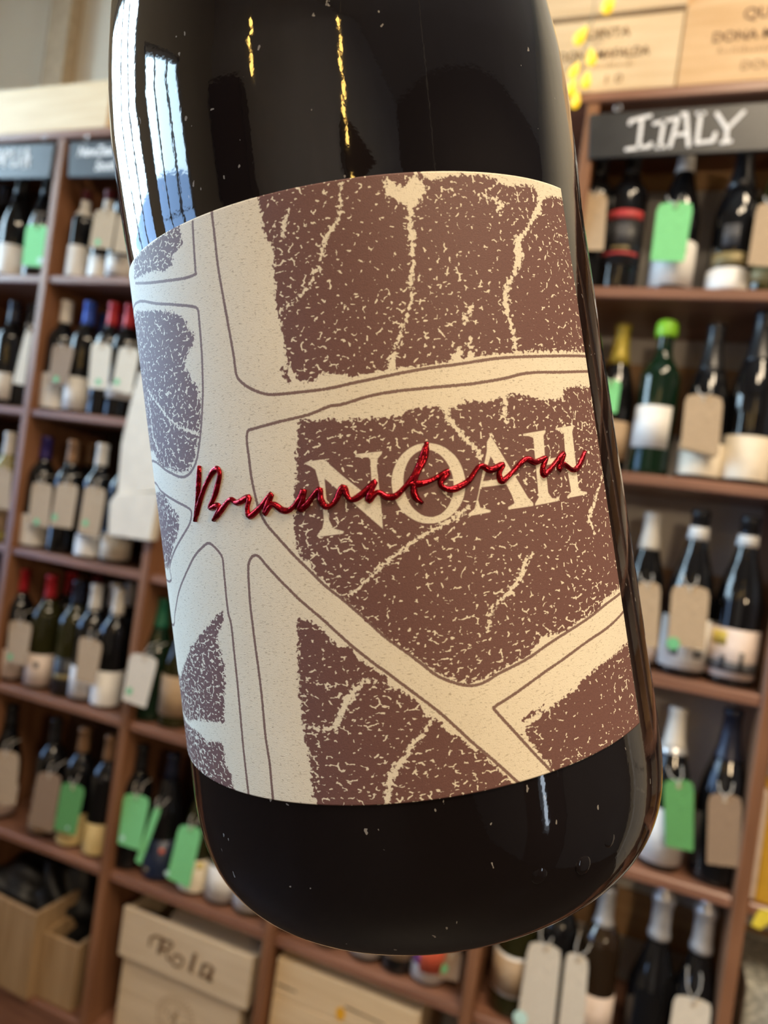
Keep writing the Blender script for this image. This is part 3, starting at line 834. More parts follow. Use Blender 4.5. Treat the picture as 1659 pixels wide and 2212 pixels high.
# round emblem on the crate below the lid
cc = pix(378, 2200, CY2 + .013)
mb = MB()
for k in range(34):
    a = 2 * PI * k / 34
    for (r0, r1, w) in ((.044, .053, .0022), (.036, .0385, .003)):
        p = Vector((cc.x + r0 * math.sin(a), cc.z + r0 * math.cos(a)))
        q = Vector((cc.x + r1 * math.sin(a + .05), cc.z + r1 * math.cos(a + .05)))
        n = (q - p).normalized()
        n = Vector((-n.y, n.x)) * w / 2
        mb.prism([(v.x, cc.y - .0008, v.y) for v in (p + n, q + n, q - n, p - n)], Vector((0, .0005, 0)))
for k in range(22):                              # worn bust in the middle of the stamp
    x, z = random.gauss(0, .011), random.gauss(-.004, .014)
    mb.prism([(cc.x + x + .003 * math.cos(2 * PI * j / 5 + k), cc.y - .0008, cc.z + z + .004 * math.sin(2 * PI * j / 5 + k)) for j in range(5)], Vector((0, .0005, 0)))
ob = mb.obj('stamped_emblem', STAMP_F)
ob.data.transform(Matrix.Translation(-cr3.location))
ob.parent = cr3
# crate with orange sticker
a, b = pix(600, 2068, F0 + .012), pix(908, 2192, F0 + .012)
cr4 = crate('pale pine crate with a small orange sticker under the held bottle', a.x, b.x, ROW['f'], a.z, F0 + .012, .25, PINE, rows=4)
p = pix(735, 2190, F0 + .0112) - cr4.location
MB().prism([(p.x + .011 * math.cos(2 * PI * k / 8 + .3), p.y, p.z + .015 * math.sin(2 * PI * k / 8 + .3)) for k in range(8)], Vector((0, .0004, 0))).obj('orange_sticker', mat('orange_sticker', (0.85, 0.42, 0.02), 0.6), cr4)
for (x0, y0, x1, y1) in ((598, 2122, 640, 2142), (745, 2172, 830, 2212)):
    a, b = pix(x0, y0, F0 + .0114) - cr4.location, pix(x1, y1, F0 + .0114) - cr4.location
    MB().prism([a, b, b + Vector((0, 0, -.003)), a + Vector((0, 0, -.0045))], Vector((0, .0003, 0))).obj('grain_crack', STAMP, cr4)
# two crates in the dark lower left corner
a = pix(80, 1976, F0 - .012)
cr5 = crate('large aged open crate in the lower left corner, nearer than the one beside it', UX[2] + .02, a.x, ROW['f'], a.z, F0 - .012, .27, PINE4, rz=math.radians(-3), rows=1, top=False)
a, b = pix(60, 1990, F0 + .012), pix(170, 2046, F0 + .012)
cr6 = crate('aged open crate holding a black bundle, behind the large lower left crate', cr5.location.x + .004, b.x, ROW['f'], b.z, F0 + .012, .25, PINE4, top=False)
# black bundle in the open crate
mb = MB()
bmesh.ops.create_icosphere(mb.bm, subdivisions=4, radius=1.0)
for v in mb.bm.verts:
    n = 1 + .16 * math.sin(5 * v.co.x + 3 * v.co.z) * math.cos(4 * v.co.y + 2) + .10 * math.sin(11 * v.co.z + 7 * v.co.x)
    v.co = Vector((v.co.x * .105 * n, v.co.y * .085 * n, v.co.z * .13 * n))
bp = pix(150, 1935, F0 + .14)
ob = mb.obj('black_bundle', mat('black_plastic', (0.006, 0.006, 0.007), 0.5, 0, .1, 30), None, True, (bp.x - .02, F0 + .145, cr6.location.z + b.z - ROW['f'] - .02))
ob['label'] = 'crumpled black plastic bundle in the open crate, lower left'
ob['category'] = 'bundle'
o2 = link('black_bundle', ob.data, None, None, (cr5.location.x - .16, F0 + .12, a.z - .01))
o2.scale = (1.15, 1.1, .75)
o2.rotation_euler = (0, 0, 1.1)
o2['label'] = 'black plastic bundle filling the large aged crate at the left frame edge'
o2['category'] = 'bundle'

# ------------------------------------------------------------------ cream paper bag hanging in front of the second upright
YB = F0 - 0.03
out = [(300, 802), (318, 806), (352, 812), (350, 1060), (338, 1082), (324, 1169), (232, 1156), (236, 1084), (250, 1068), (262, 960), (280, 880)]
P = [pix(x, y, YB) for (x, y) in out]
o = pix(310, 806, YB)
bag = thing('paper_bag', 'cream paper bottle bag hanging against the second upright, left of the held bottle', 'bag', o)
PAPER = mat('cream_bag_paper', (0.80, 0.74, 0.63), 0.75, 0, 0.04, 30, 0.25)
ft = [P[0], P[1], P[2], P[3], pix(252, 1068, YB), P[9], P[10]]
MB().prism([p - o for p in ft], Vector((0, 0.02, 0))).bevel(.002).obj('bag_front', PAPER, bag)
fl = [pix(x, y, YB - .006) for (x, y) in ((250, 1066), (352, 1064), (338, 1082), (324, 1169), (232, 1156), (236, 1084))]
MB().prism([p - o for p in fl], Vector((0, 0.026, 0))).bevel(.002).obj('bag_base_fold', PAPER, bag)
MB().tube([pix(308, 804, YB) + Vector((0, .01, 0)) - o, pix(312, 770, YB) + Vector((0, .02, 0)) - o, pix(322, 760, F0 - .008) - o], .0015, 6).obj('bag_cord', TWINE, bag)

# second, lower kraft card in the right bay (behind the upper one)
tag(((1474, 935), (1558, 938), (1544, 990), (1464, 970)), 'lower folded kraft tag peeping out under the upper one, second row right', KRAFT, (1500, 930), back=.004)

# ------------------------------------------------------------------ things right of the right upright
gx0, gx1 = pix(1648, 1800, F0 + .02).x, pix(1648, 1800, F0 + .02).x + .11
gb = thing('gift_box', 'mustard yellow gift box with a cream side edge at the right frame edge', 'box', (gx0, F0 + .01, ROW['d']))
gz = pix(1650, 1705, F0 + .01).z - ROW['d']
MB().box((0, 0, .001), (gx1 - gx0, .09, gz)).bevel(.002).obj('box_body', mat('mustard_card', (0.62, 0.36, 0.03), 0.55), gb)
MB().box((-.0125, -.002, .004), (-.0005, .05, gz - .004)).bevel(.002).obj('cream_edge', mat('cream_edge_card', (0.66, 0.54, 0.46), 0.6), gb, ).data
yr = thing('yellow_ribbon', 'bright yellow ribbon end hanging below the gift box', 'ribbon', pix(1645, 1968, F0 - .014))
P = [pix(x, y, F0 - .014) - yr.location for (x, y) in ((1640, 1966), (1672, 1966), (1668, 1990), (1642, 2008), (1623, 1998), (1632, 1980))]
MB().prism(P, Vector((0, .0015, 0))).obj('ribbon_tail', mat('yellow_satin', (0.85, 0.66, 0.06), 0.4), yr)
kx = pix(1606, 2140, F0 + .02)
kb = crate('pale speckled carton in the lower right corner', kx.x + .004, kx.x + .20, ROW['e'], pix(1620, 2128, F0 + .02).z, F0 + .02, .2, mat('speckled_carton', (0.62, 0.62, 0.55), 0.7, 0, 0.28, 90), pivot=(kx.x, ROW['e']))
kb.name = 'carton'
kb['category'] = 'box'

# ------------------------------------------------------------------ string lights
AMBER = emit('glowing_amber_bulb', (1.0, 0.58, 0.0), 0.95, (0.50, 0.40, 0.12))
GOLD = emit('glowing_gold_bulb', (1.0, 0.60, 0.14), 28)
FROST = mat('frosted_bulb_neck', (0.86, 0.76, 0.50), 0.35)
WIRE = mat('pale_wire', (0.42, 0.35, 0.24), 0.5)


def drop_bulb(parent, p, s, tilt, glow=None):
    prof = [(0, -1.0), (.28, -.96), (.55, -.80), (.72, -.50), (.76, -.2), (.70, .10), (.52, .48), (.34, .82), (.22, 1.08)]
    o = link('bulb', mesh_of('bulb|', lambda: MB().lathe([(r * .0125, z * .0145) for (r, z) in prof], 16), glow or AMBER), None, parent, p)
    o.rotation_euler = tilt
    o.scale = (s, s, s)
    n = link('bulb_neck', mesh_of('bulb_neck|', lambda: MB().lathe([(0, .024), (.0022, .0235), (.0028, .018), (.0030, .0158)], 12), FROST), None, o)
    return o


YL = F0 - 0.055
BP = [(1315, 8, 1.25, .3), (1254, 78, 1.15, .5), (1277, 124, 1.05, -.2), (1240, 153, 1.0, .4), (1266, 174, 1.0, 0.1), (1234, 190, 1.0, .3), (1243, 217, 1.0, .1)]
o = pix(1290, -60, YL)
sl = thing('string_light', 'string of glowing amber drop bulbs hanging beside the upper right edge of the held bottle', 'light', o)
MB().tube([pix(1292, -60, YL) - o, pix(1284, 0, YL) - o, pix(1280, 45, YL) - o, pix(1262, 110, YL + .004) - o, pix(1256, 150, YL + .004) - o, pix(1248, 200, YL + .004) - o], .0013, 6).obj('wire', WIRE, sl)
for (x, y, s, tl) in BP:
    drop_bulb(sl, pix(x, y, YL) - o, s, (0, tl, 0))

# two more strings hang behind the photographer and show as gold streaks in the glass
for k, (d, zs) in enumerate(((Vector((-.335, -.88, 0)), (2.14, 2.23, 2.32, 2.41)), (Vector((.245, -.87, 0)), (2.14, 2.23, 2.32, 2.41, 2.50, 2.60, 2.98)))):
    p = Vector((-.0446, .124, 0)) + d * 2.05
    t = thing('string_light', 'string of gold bulbs hanging from the ceiling behind the photographer, %s' % ('window side', 'counter side')[k], 'light', (p.x, p.y, RZ))
    MB().tube([(0, 0, 0), (.004, 0, -.5), (0, 0, min(zs) - RZ + .05)], .0015, 6).obj('wire', WIRE, t)
    for j, z in enumerate(zs):
        drop_bulb(t, Vector((.014 * (-1) ** j, 0, z - RZ)), 2.6, (0, .3 * (-1) ** j, 0), GOLD)

# ------------------------------------------------------------------ the held bottle
R0 = 0.041                                       # body radius; label art below is in 1/1000 of (angle in radians, height in radii)
KT, HB = -0.03416, -1.52                         # slight taper, height of the base
U = Vector((-0.23114, -0.15307, 0.9608)).normalized()
E1 = Vector((0.9016, 0.33745, 0.27066)).normalized()
E2 = Vector((0.36565, -0.92882, -0.06001)).normalized()
AX = EYE + Vector((-1.08732, 3.03296, -0.02351)) * R0
hero = thing('wine_bottle', 'large dark glass bottle tilted in the foreground, with a brown and cream street-map label', 'bottle', AX + U * (HB * R0))
hero.rotation_euler = Matrix((E1, -E2, U)).transposed().to_euler()
HERO_GLASS = bpy.data.materials.new('dark_bottle_glass')
HERO_GLASS.use_nodes = True
nt = HERO_GLASS.node_tree
N, L = nt.nodes, nt.links
b = N['Principled BSDF']
b.inputs['Roughness'].default_value = 0.035
b.inputs['IOR'].default_value = 1.52
tc = N.new('ShaderNodeTexCoord')
vo = N.new('ShaderNodeTexVoronoi')               # lint and dust lying on the glass
vo.inputs['Scale'].default_value = 620
mpd = N.new('ShaderNodeMapping')
mpd.inputs['Scale'].default_value = (1, 1, .55)
mpd.inputs['Rotation'].default_value = (.4, .7, .2)
L.new(tc.outputs['Object'], mpd.inputs['Vector'])
ndw = N.new('ShaderNodeTexNoise')
ndw.inputs['Scale'].default_value = 900
mw = N.new('ShaderNodeVectorMath')
mw.operation = 'MULTIPLY_ADD'
mw.inputs[1].default_value = (.0012, .0012, .0012)
L.new(ndw.outputs['Color'], mw.inputs[0])
L.new(mpd.outputs['Vector'], mw.inputs[2])
L.new(tc.outputs['Object'], ndw.inputs['Vector'])
L.new(mw.outputs[0], vo.inputs['Vector'])
nz = N.new('ShaderNodeTexNoise')
nz.inputs['Scale'].default_value = 160
L.new(tc.outputs['Object'], nz.inputs['Vector'])


def math_node(op, a=None, b_=None, clamp=False, nt=nt):
    n = nt.nodes.new('ShaderNodeMath')
    n.operation = op
    n.use_clamp = clamp
    for i, v in enumerate((a, b_)):
        if v is None:
            continue
        if isinstance(v, (int, float)):
            n.inputs[i].default_value = v
        else:
            nt.links.new(v, n.inputs[i])
    return n.outputs[0]


d1 = math_node('LESS_THAN', vo.outputs['Distance'], 0.11)
d2 = math_node('GREATER_THAN', nz.outputs['Fac'], 0.57)
dust = math_node('MULTIPLY', d1, d2)
mx = N.new('ShaderNodeMix')
mx.data_type = 'RGBA'
L.new(dust, mx.inputs['Factor'])
mx.inputs['A'].default_value = (0.006, 0.0045, 0.005, 1)
mx.inputs['B'].default_value = (0.20, 0.19, 0.18, 1)
L.new(mx.outputs['Result'], b.inputs['Base Color'])
wv = N.new('ShaderNodeTexNoise')                 # drawn glass: faint vertical waviness
wv.inputs['Scale'].default_value = 60
wv.inputs['Detail'].default_value = 2
mpw = N.new('ShaderNodeMapping')
mpw.inputs['Scale'].default_value = (1, 1, .16)
L.new(tc.outputs['Object'], mpw.inputs['Vector'])
L.new(mpw.outputs['Vector'], wv.inputs['Vector'])
gr = N.new('ShaderNodeTexNoise')
gr.inputs['Scale'].default_value = 1500
gr.inputs['Detail'].default_value = 1
L.new(tc.outputs['Object'], gr.inputs['Vector'])
hsum = math_node('ADD', math_node('MULTIPLY', wv.outputs['Fac'], 1.0), math_node('MULTIPLY', gr.outputs['Fac'], 0.012))
bp = N.new('ShaderNodeBump')
bp.inputs['Strength'].default_value = 0.30
bp.inputs['Distance'].default_value = 0.0010
L.new(hsum, bp.inputs['Height'])
L.new(bp.outputs['Normal'], b.inputs['Normal'])

prof = [(0, .16), (.20, .14), (.42, .05), (.58, .012)]
HS, RB, NE = -1.05, .65, 2.7
for i in range(25):
    a = PI / 2 * i / 24
    c_, s_ = math.cos(a) ** (2 / NE) if i < 24 else 0.0, math.sin(a) ** (2 / NE)
    prof.append((RB + (1 + KT * HS - RB) * s_, (HS - (HS - HB) * c_) - HB))
for h in np.linspace(HS, 1.12, 56)[1:]:
    prof.append((1 + KT * h, h - HB))
for h in np.linspace(1.12, 1.60, 20)[1:]:
    s_ = (h - 1.12) / .48
    prof.append((1 + KT * h + .012 * s_ * (2 - s_), h - HB))
for (h, r) in ((1.7, .949), (1.8, .938), (1.9, .923), (2.1, .883), (2.35, .819), (2.6, .742), (2.9, .645), (3.2, .558), (3.6, .470), (4.0, .405), (4.5, .365), (5.0, .350), (5.15, .348), (5.17, .385), (5.38, .385), (5.42, .33), (5.42, 0)):
    prof.append((r, h - HB))
MB().lathe([(r * R0, z * R0) for (r, z) in prof], 128).obj('glass_body', HERO_GLASS, hero, True)
MB().lathe([(.3530 * R0, (4.55 - HB) * R0), (.372 * R0, (4.55 - HB) * R0), (.365 * R0, (5.0 - HB) * R0), (.362 * R0, (5.16 - HB) * R0), (.398 * R0, (5.18 - HB) * R0), (.398 * R0, (5.39 - HB) * R0), (.33 * R0, (5.435 - HB) * R0), (0, (5.435 - HB) * R0)], 48).obj('capsule', CAPS['dred'], hero, True)
# small moulded dots near the heel
for (th, h) in ((.30, -1.17), (.47, -1.20), (.60, -1.16)):
    r = 1.029 * R0
    mb = MB()
    bmesh.ops.create_uvsphere(mb.bm, u_segments=14, v_segments=8, radius=0.0014)
    for v in mb.bm.verts:
        v.co.y *= 0.16
    o = mb.obj('moulded_dot', HERO_GLASS, hero, True, (r * math.sin(th), -r * math.cos(th), (h - HB) * R0))
    o.rotation_euler = (0, 0, th)

LINES=[[(-581,1098),(-590,1015),(-597,941),(-603,930),(-685,936),(-887,977),(-1063,1023)],
[(-1114,960),(-848,893),(-703,853),(-634,832),(-610,817),(-609,785),(-613,723),(-619,657),(-628,595),(-639,534),(-665,444),(-691,375),(-724,316),(-776,281),(-839,276),(-945,304),(-1166,358)],
[(-491,1109),(-492,1027),(-494,925),(-487,806),(-482,725),(-477,644),(-476,578),(-462,552),(-431,526),(-389,503),(-347,491),(-256,484),(-159,481),(-83,486),(-5,491),(131,500),(271,504),(427,511),(612,508),(873,508)],
[(874,453),(688,452),(522,456),(415,444),(290,438),(149,441),(42,443),(-39,439),(-121,426),(-164,426),(-235,410),(-334,403),(-425,395),(-459,389),(-468,356),(-468,301),(-468,232),(-458,149),(-447,111),(-430,78),(-390,28),(-347,-26),(-304,-74),(-255,-131),(-203,-181),(-140,-249),(-89,-310),(-40,-357),(12,-409),(57,-456),(108,-488),(158,-507),(206,-504),(257,-486),(349,-465),(445,-434),(533,-413),(646,-392),(748,-372),(866,-360)],
[(871,-430),(752,-451),(610,-470),(477,-503),(401,-525),(295,-564),(230,-587),(222,-595),(247,-635),(303,-720),(345,-784),(390,-847)],
[(269,-850),(204,-766),(134,-681),(56,-581),(-18,-503),(-91,-430),(-125,-399),(-192,-332),(-237,-283),(-282,-234),(-355,-163),(-365,-151),(-409,-103),(-451,-55),(-479,-21),(-502,-17),(-523,-37),(-532,-74),(-537,-124),(-541,-177),(-542,-240),(-542,-320),(-541,-427),(-543,-518),(-548,-631),(-545,-722),(-551,-851)],
[(-1203,-308),(-1087,-239),(-987,-147),(-877,-63),(-809,-11),(-745,23),(-705,35),(-667,12),(-644,-18),(-645,-61),(-647,-110),(-650,-204),(-642,-248),(-645,-351),(-648,-455),(-654,-571),(-660,-693),(-663,-854)],
[(-1218,273),(-1071,237),(-911,194),(-806,162),(-792,139),(-822,100),(-905,50),(-999,-4),(-1083,-63),(-1121,-121)]]
POLY=[[(-311,1113),(-305,1051),(-304,988),(-297,963),(-282,958),(-280,923),(-291,834),(-293,767),(-292,721),(-284,674),(-283,615),(-281,568),(-275,558),(-237,511),(-202,514),(-175,534),(-125,522),(-81,505),(-3,512),(51,510),(132,511),(238,518),(303,523),(397,526),(536,527),(706,524),(879,524),(878,824),(903,1125),(578,1112),(434,1113),(309,1113),(205,1114),(84,1115),(-24,1115),(-150,1112)],
[(-265,401),(-275,366),(-289,323),(-296,279),(-295,252),(-308,209),(-318,170),(-328,104),(-336,47),(-333,0),(-323,-32),(-292,-57),(-290,-76),(-237,-136),(-177,-203),(-126,-266),(-53,-340),(13,-400),(57,-447),(109,-481),(159,-499),(204,-495),(246,-477),(365,-451),(421,-405),(503,-406),(563,-397),(599,-386),(701,-381),(743,-353),(884,-337),(882,-16),(891,396),(780,400),(694,397),(674,361),(580,364),(508,381),(455,391),(395,384),(325,376),(274,384),(229,372),(203,363),(168,382),(90,380),(46,365),(-69,373),(-128,376),(-169,390),(-215,388)],
[(-365,-234),(-369,-285),(-378,-347),(-384,-404),(-394,-476),(-388,-518),(-395,-581),(-391,-633),(-385,-674),(-388,-737),(-389,-800),(-380,-861),(-205,-864),(19,-862),(254,-857),(202,-780),(163,-724),(131,-704),(102,-664),(66,-640),(48,-602),(6,-579),(-10,-531),(-60,-487),(-96,-473),(-101,-437),(-136,-408),(-178,-374),(-202,-331),(-243,-328),(-265,-297),(-278,-275),(-311,-247),(-353,-230)],
[(309,-685),(357,-669),(387,-647),(425,-639),(494,-616),(528,-613),(557,-591),(623,-574),(722,-559),(850,-544),(903,-549),(889,-870),(650,-851),(452,-851),(398,-853),(375,-805),(332,-739)],
[(-1140,936),(-892,881),(-762,844),(-687,807),(-672,765),(-644,740),(-660,704),(-697,687),(-714,650),(-689,606),(-670,578),(-653,546),(-655,502),(-672,444),(-699,377),(-736,321),(-780,294),(-835,289),(-941,314),(-1040,342),(-1126,398),(-1151,548),(-1178,734)],
[(-1117,232),(-1013,219),(-948,170),(-889,143),(-908,82),(-986,28),(-1055,-40),(-1123,-72),(-1267,10),(-1267,192)],
[(-1041,1098),(-822,1101),(-647,1108),(-645,1040),(-699,1026),(-726,990),(-776,987),(-851,1008),(-1072,1039)],
[(-678,-202),(-743,-235),(-816,-285),(-920,-348),(-1011,-415),(-1133,-508),(-1123,-568),(-1116,-649),(-1098,-671),(-905,-624),(-745,-605),(-716,-461),(-705,-404),(-719,-340),(-728,-296),(-675,-232)],
[(-1100,-690),(-951,-687),(-887,-702),(-802,-684),(-774,-696),(-778,-759),(-747,-794),(-734,-863),(-869,-871),(-996,-873),(-1159,-868)]]
CREAM=[[(226,1116),(235,1095),(259,1077),(310,1086),(378,1094),(451,1096),(497,1087),(524,1074),(565,1070),(623,1080),(684,1080),(704,1051),(745,1049),(795,1065),(873,1067),(894,1123),(697,1133),(437,1122)],
[(101,1083),(119,1092),(148,1069),(170,1062),(184,1087),(208,1096),(228,1080),(234,1049),(220,1024),(193,999),(175,972),(167,996),(141,1023),(106,1042)]]
LETTER=[[(-271,261),(-256,265),(-204,265),(-152,207),(-67,121),(-57,244),(-62,252),(-103,259),(-99,267),(-17,265),(-19,258),(-34,244),(-40,221),(-43,94),(-47,25),(-128,117),(-210,206),(-214,100),(-213,74),(-203,46),(-170,33),(-173,26),(-257,25),(-258,31),(-238,50),(-230,73),(-227,124),(-229,191),(-236,237),(-250,249)],
[(233,146),(231,126),(227,107),(220,88),(210,71),(197,56),(183,44),(167,33),(150,26),(132,22),(114,20),(96,22),(78,26),(61,34),(46,45),(32,57),(20,72),(11,89),(4,107),(-1,127),(-2,146),(-1,166),(3,185),(10,203),(20,220),(31,235),(45,248),(60,258),(77,266),(95,271),(113,272),(132,271),(150,266),(167,259),(183,249),(197,236),(210,221),(220,204),(227,185),(231,166)],
[(341,268),(393,162),(448,53),(466,32),(465,23),(367,26),(368,34),(394,42),(388,69),(373,107),(281,110),(266,72),(270,47),(304,33),(303,27),(227,26),(228,33),(251,46),(268,86),(320,221),(325,250)],
[(465,260),(564,263),(563,256),(551,246),(543,167),(643,168),(652,243),(637,254),(612,260),(613,265),(714,267),(713,261),(700,246),(690,55),(703,39),(736,31),(734,24),(621,26),(622,32),(646,44),(642,149),(541,148),(535,57),(549,36),(577,31),(576,23),(472,23),(474,30),(492,47),(505,243),(487,251),(464,254)]]
HOLE=[[(331,204),(366,126),(291,128)],
[(194,146),(193,130),(190,113),(185,98),(178,84),(170,71),(160,60),(150,52),(138,45),(126,42),(114,40),(101,42),(89,46),(78,52),(68,61),(58,72),(50,84),(44,98),(39,114),(36,130),(35,146),(36,163),(39,179),(43,194),(50,208),(58,221),(67,232),(77,240),(89,247),(101,251),(113,252),(126,251),(138,247),(149,241),(160,232),(170,221),(178,209),(185,194),(190,179),(193,163)]]
FOIL=[[(-701,304),(-723,233),(-742,176),(-769,115)],
[(-765,123),(-734,171),(-685,230),(-638,274),(-612,284),(-602,265),(-623,224),(-643,193),(-673,157),(-638,161),(-626,151),(-662,113)],
[(-662,113),(-613,148),(-568,177),(-539,163),(-488,177),(-499,144),(-495,115),(-455,135),(-399,179),(-420,145),(-433,117),(-399,145),(-366,122),(-335,123),(-295,159),(-283,177),(-292,145),(-306,120),(-280,130),(-231,175),(-231,142),(-216,116),(-187,128),(-154,170),(-143,137),(-127,128),(-95,142),(-50,176),(-71,144),(-78,119),(-48,141),(-22,123),(7,122),(46,152),(81,187),(106,234),(126,274)],
[(126,274),(110,224),(79,176),(65,137),(69,108),(87,88)],
[(46,154),(87,149),(124,155),(180,174),(153,148),(159,127),(191,117),(243,136),(288,177),(324,160),(370,172),(352,145),(358,120),(388,134),(458,177),(498,163),(545,172),(526,141),(534,118),(633,179),(597,126),(624,142),(668,117),(708,126),(756,173)]]
VEIN=[[(175,976,10),(167,941,10),(171,910,14),(164,870,8),(160,820,6),(146,771,8),(143,729,5),(124,680,4),(98,633,5),(74,585,4),(54,545,12),(46,510,15)],
[(718,1053,16),(692,1003,16),(643,959,8),(599,917,8),(561,892,16),(560,854,26),(553,824,18),(516,770,6),(483,732,14),(469,680,14),(474,635,8),(485,589,10),(485,533,10)],
[(-30,1093,4),(-40,1059,5),(-41,1020,5),(-55,986,7),(-87,956,8),(-104,936,9),(-117,906,7),(-129,877,4)],
[(-137,851,6),(-155,846,6),(-162,825,6),(-181,801,4),(-214,775,4),(-267,753,4),(-287,738,4)],
[(-209,1044,3),(-221,1024,5),(-230,1008,12),(-238,984,6),(-241,962,4)],
[(230,55,5),(190,33,10),(152,15,6),(95,-6,6),(64,-14,8),(32,-33,5),(-18,-61,5),(-62,-87,7),(-120,-130,5),(-179,-170,4)],
[(446,-123,3),(406,-147,5),(386,-180,12),(359,-211,8),(332,-236,12),(299,-253,4),(263,-276,6),(241,-338,5)],
[(203,367,12),(210,333,12),(231,302,10),(261,257,10),(294,224,10),(291,201,8)],
[(878,87,3),(835,46,4),(758,-24,10),(724,-57,10),(745,-113,5)],
[(416,382,12),(402,341,10),(409,299,6)],
[(-137,-448,5),(-166,-445,8),(-195,-468,12),(-230,-502,18),(-249,-531,14),(-270,-566,14),(-281,-591,10),(-333,-598,7),(-393,-585,6)],
[(19,-595,5),(-13,-640,8),(-49,-664,9),(-71,-702,10),(-114,-744,16),(-132,-780,12),(-153,-854,12)],
[(-1082,629,6),(-963,554,5),(-871,486,5),(-794,448,5),(-725,423,7),(-694,414,8)],
[(-1099,605,7),(-1086,523,7),(-1094,453,9),(-1035,394,9)],
[(337,677,5),(320,656,10),(302,628,4)],
[(320,583,4),(311,518,12)],
[(257,518,16),(273,540,18)],
[(422,1036,4),(479,1024,6),(515,1003,9),(488,987,5)],
[(-844,-382,4),(-838,-402,8),(-865,-436,4)]]
DASH=[[(317,-652,9),(353,-641,8),(386,-629,5)],
[(-302,564,8),(-292,542,9),(-285,520,7)],
[(-695,721,4),(-708,688,7)]]


TH0, TH1, H0, H1 = -1.75, 0.8726, -0.8479, 1.1054
NX, NY = 660, 500


def rim_pt(p):
    return p[0] < -1085


def raw(p):
    return (p[0] / 1000, p[1] / 1000) + tuple(p[2:])


def ext(P, closed=False):                        # art that meets the visible rim goes on round the bottle
    out = []
    for i, p in enumerate(P):
        q = raw(p)
        if not rim_pt(p):
            out.append(q)
            continue
        far = (q[0] - .5,) + q[1:]
        prv = P[i - 1] if (closed or i) else p
        nxt = P[(i + 1) % len(P)] if (closed or i + 1 < len(P)) else p
        if closed:
            if not rim_pt(prv):
                out.append(q)
            out.append(far)
            if not rim_pt(nxt):
                out.append(q)
        else:
            out += [far, q] if i == 0 else [q, far] if i == len(P) - 1 else [q]
    return out


th = np.concatenate([np.linspace(TH0, -1.25, 30)[:-1], np.linspace(-1.25, TH1, NX - 29)])
hh = np.linspace(H0, H1, NY)
GX, GY = np.meshgrid(th, hh)
GX, GY = GX.ravel(), GY.ravel()


def seg_d(px, py, a, b):
    dx, dy = b[0] - a[0], b[1] - a[1]
    l2 = dx * dx + dy * dy + 1e-12
    t = np.clip(((px - a[0]) * dx + (py - a[1]) * dy) / l2, 0, 1)
    return np.hypot(px - a[0] - t * dx, py - a[1] - t * dy), t


def spline(P, n=6):
    P = [np.array(p, float) for p in P]
    if len(P) < 3:
        return [tuple(p) for p in P]
    Q = [2 * P[0] - P[1]] + P + [2 * P[-1] - P[-2]]
    out = []
    for i in range(1, len(Q) - 2):
        p0, p1, p2, p3 = Q[i - 1:i + 3]
        for k in range(n):
            t = k / n
            out.append(tuple(.5 * (2 * p1 + (p2 - p0) * t + (2 * p0 - 5 * p1 + 4 * p2 - p3) * t * t + (3 * p1 - p0 - 3 * p2 + p3) * t ** 3)))
    out.append(tuple(P[-1]))
    return out


CAP_D = 0.08


def field_lines(paths, w=None):
    D = np.full(GX.shape, CAP_D)
    for P in paths:
        for a, b_ in zip(P, P[1:]):
            m = np.nonzero((GX > min(a[0], b_[0]) - CAP_D) & (GX < max(a[0], b_[0]) + CAP_D) & (GY > min(a[1], b_[1]) - CAP_D) & (GY < max(a[1], b_[1]) + CAP_D))[0]
            if not len(m):
                continue
            d, t = seg_d(GX[m], GY[m], a, b_)
            if len(a) > 2:
                d = d - (a[2] + (b_[2] - a[2]) * t)
            D[m] = np.minimum(D[m], d)
    return D


def field_poly(P):
    D = field_lines([P + [P[0]]])
    ins = np.zeros(GX.shape, bool)
    for a, b_ in zip(P, P[1:] + P[:1]):
        if a[1] == b_[1]:
            continue
        c = ((a[1] > GY) != (b_[1] > GY)) & (GX < (b_[0] - a[0]) * (GY - a[1]) / (b_[1] - a[1]) + a[0])
        ins ^= c
    return np.where(ins, -D, D)


PXW = 1 / 650 / 2                                # half of one printed pixel width in radii
f_line = field_lines([spline(ext(P), 4) for P in LINES])
f_vein = field_lines([[(p[0] / 1000, p[1] / 1000, p[2] * PXW) for p in P] for P in VEIN])
f_dash = field_lines([[(p[0] / 1000, p[1] / 1000, p[2] * PXW) for p in P] for P in DASH])
f_ink = np.full(GX.shape, CAP_D)
for P in POLY:
    f_ink = np.minimum(f_ink, field_poly(ext(P, True)))
for P in CREAM:
    f_ink = np.maximum(f_ink, -field_poly(ext(P, True)))
f_ink = np.minimum(f_ink, f_dash)
f_let = np.full(GX.shape, CAP_D)
for P in LETTER:
    f_let = np.minimum(f_let, field_poly(ext(P, True)))
for P in HOLE:
    f_let = np.maximum(f_let, -field_poly(ext(P, True)))

rr = (1 + KT * GY) * R0 + 0.00022
V = np.stack([rr * np.sin(GX), -rr * np.cos(GX), (GY - HB) * R0], 1)
idx = np.arange(NX * NY).reshape(NY, NX)
Q = np.stack([idx[:-1, :-1], idx[:-1, 1:], idx[1:, 1:], idx[1:, :-1]], -1).reshape(-1, 4)
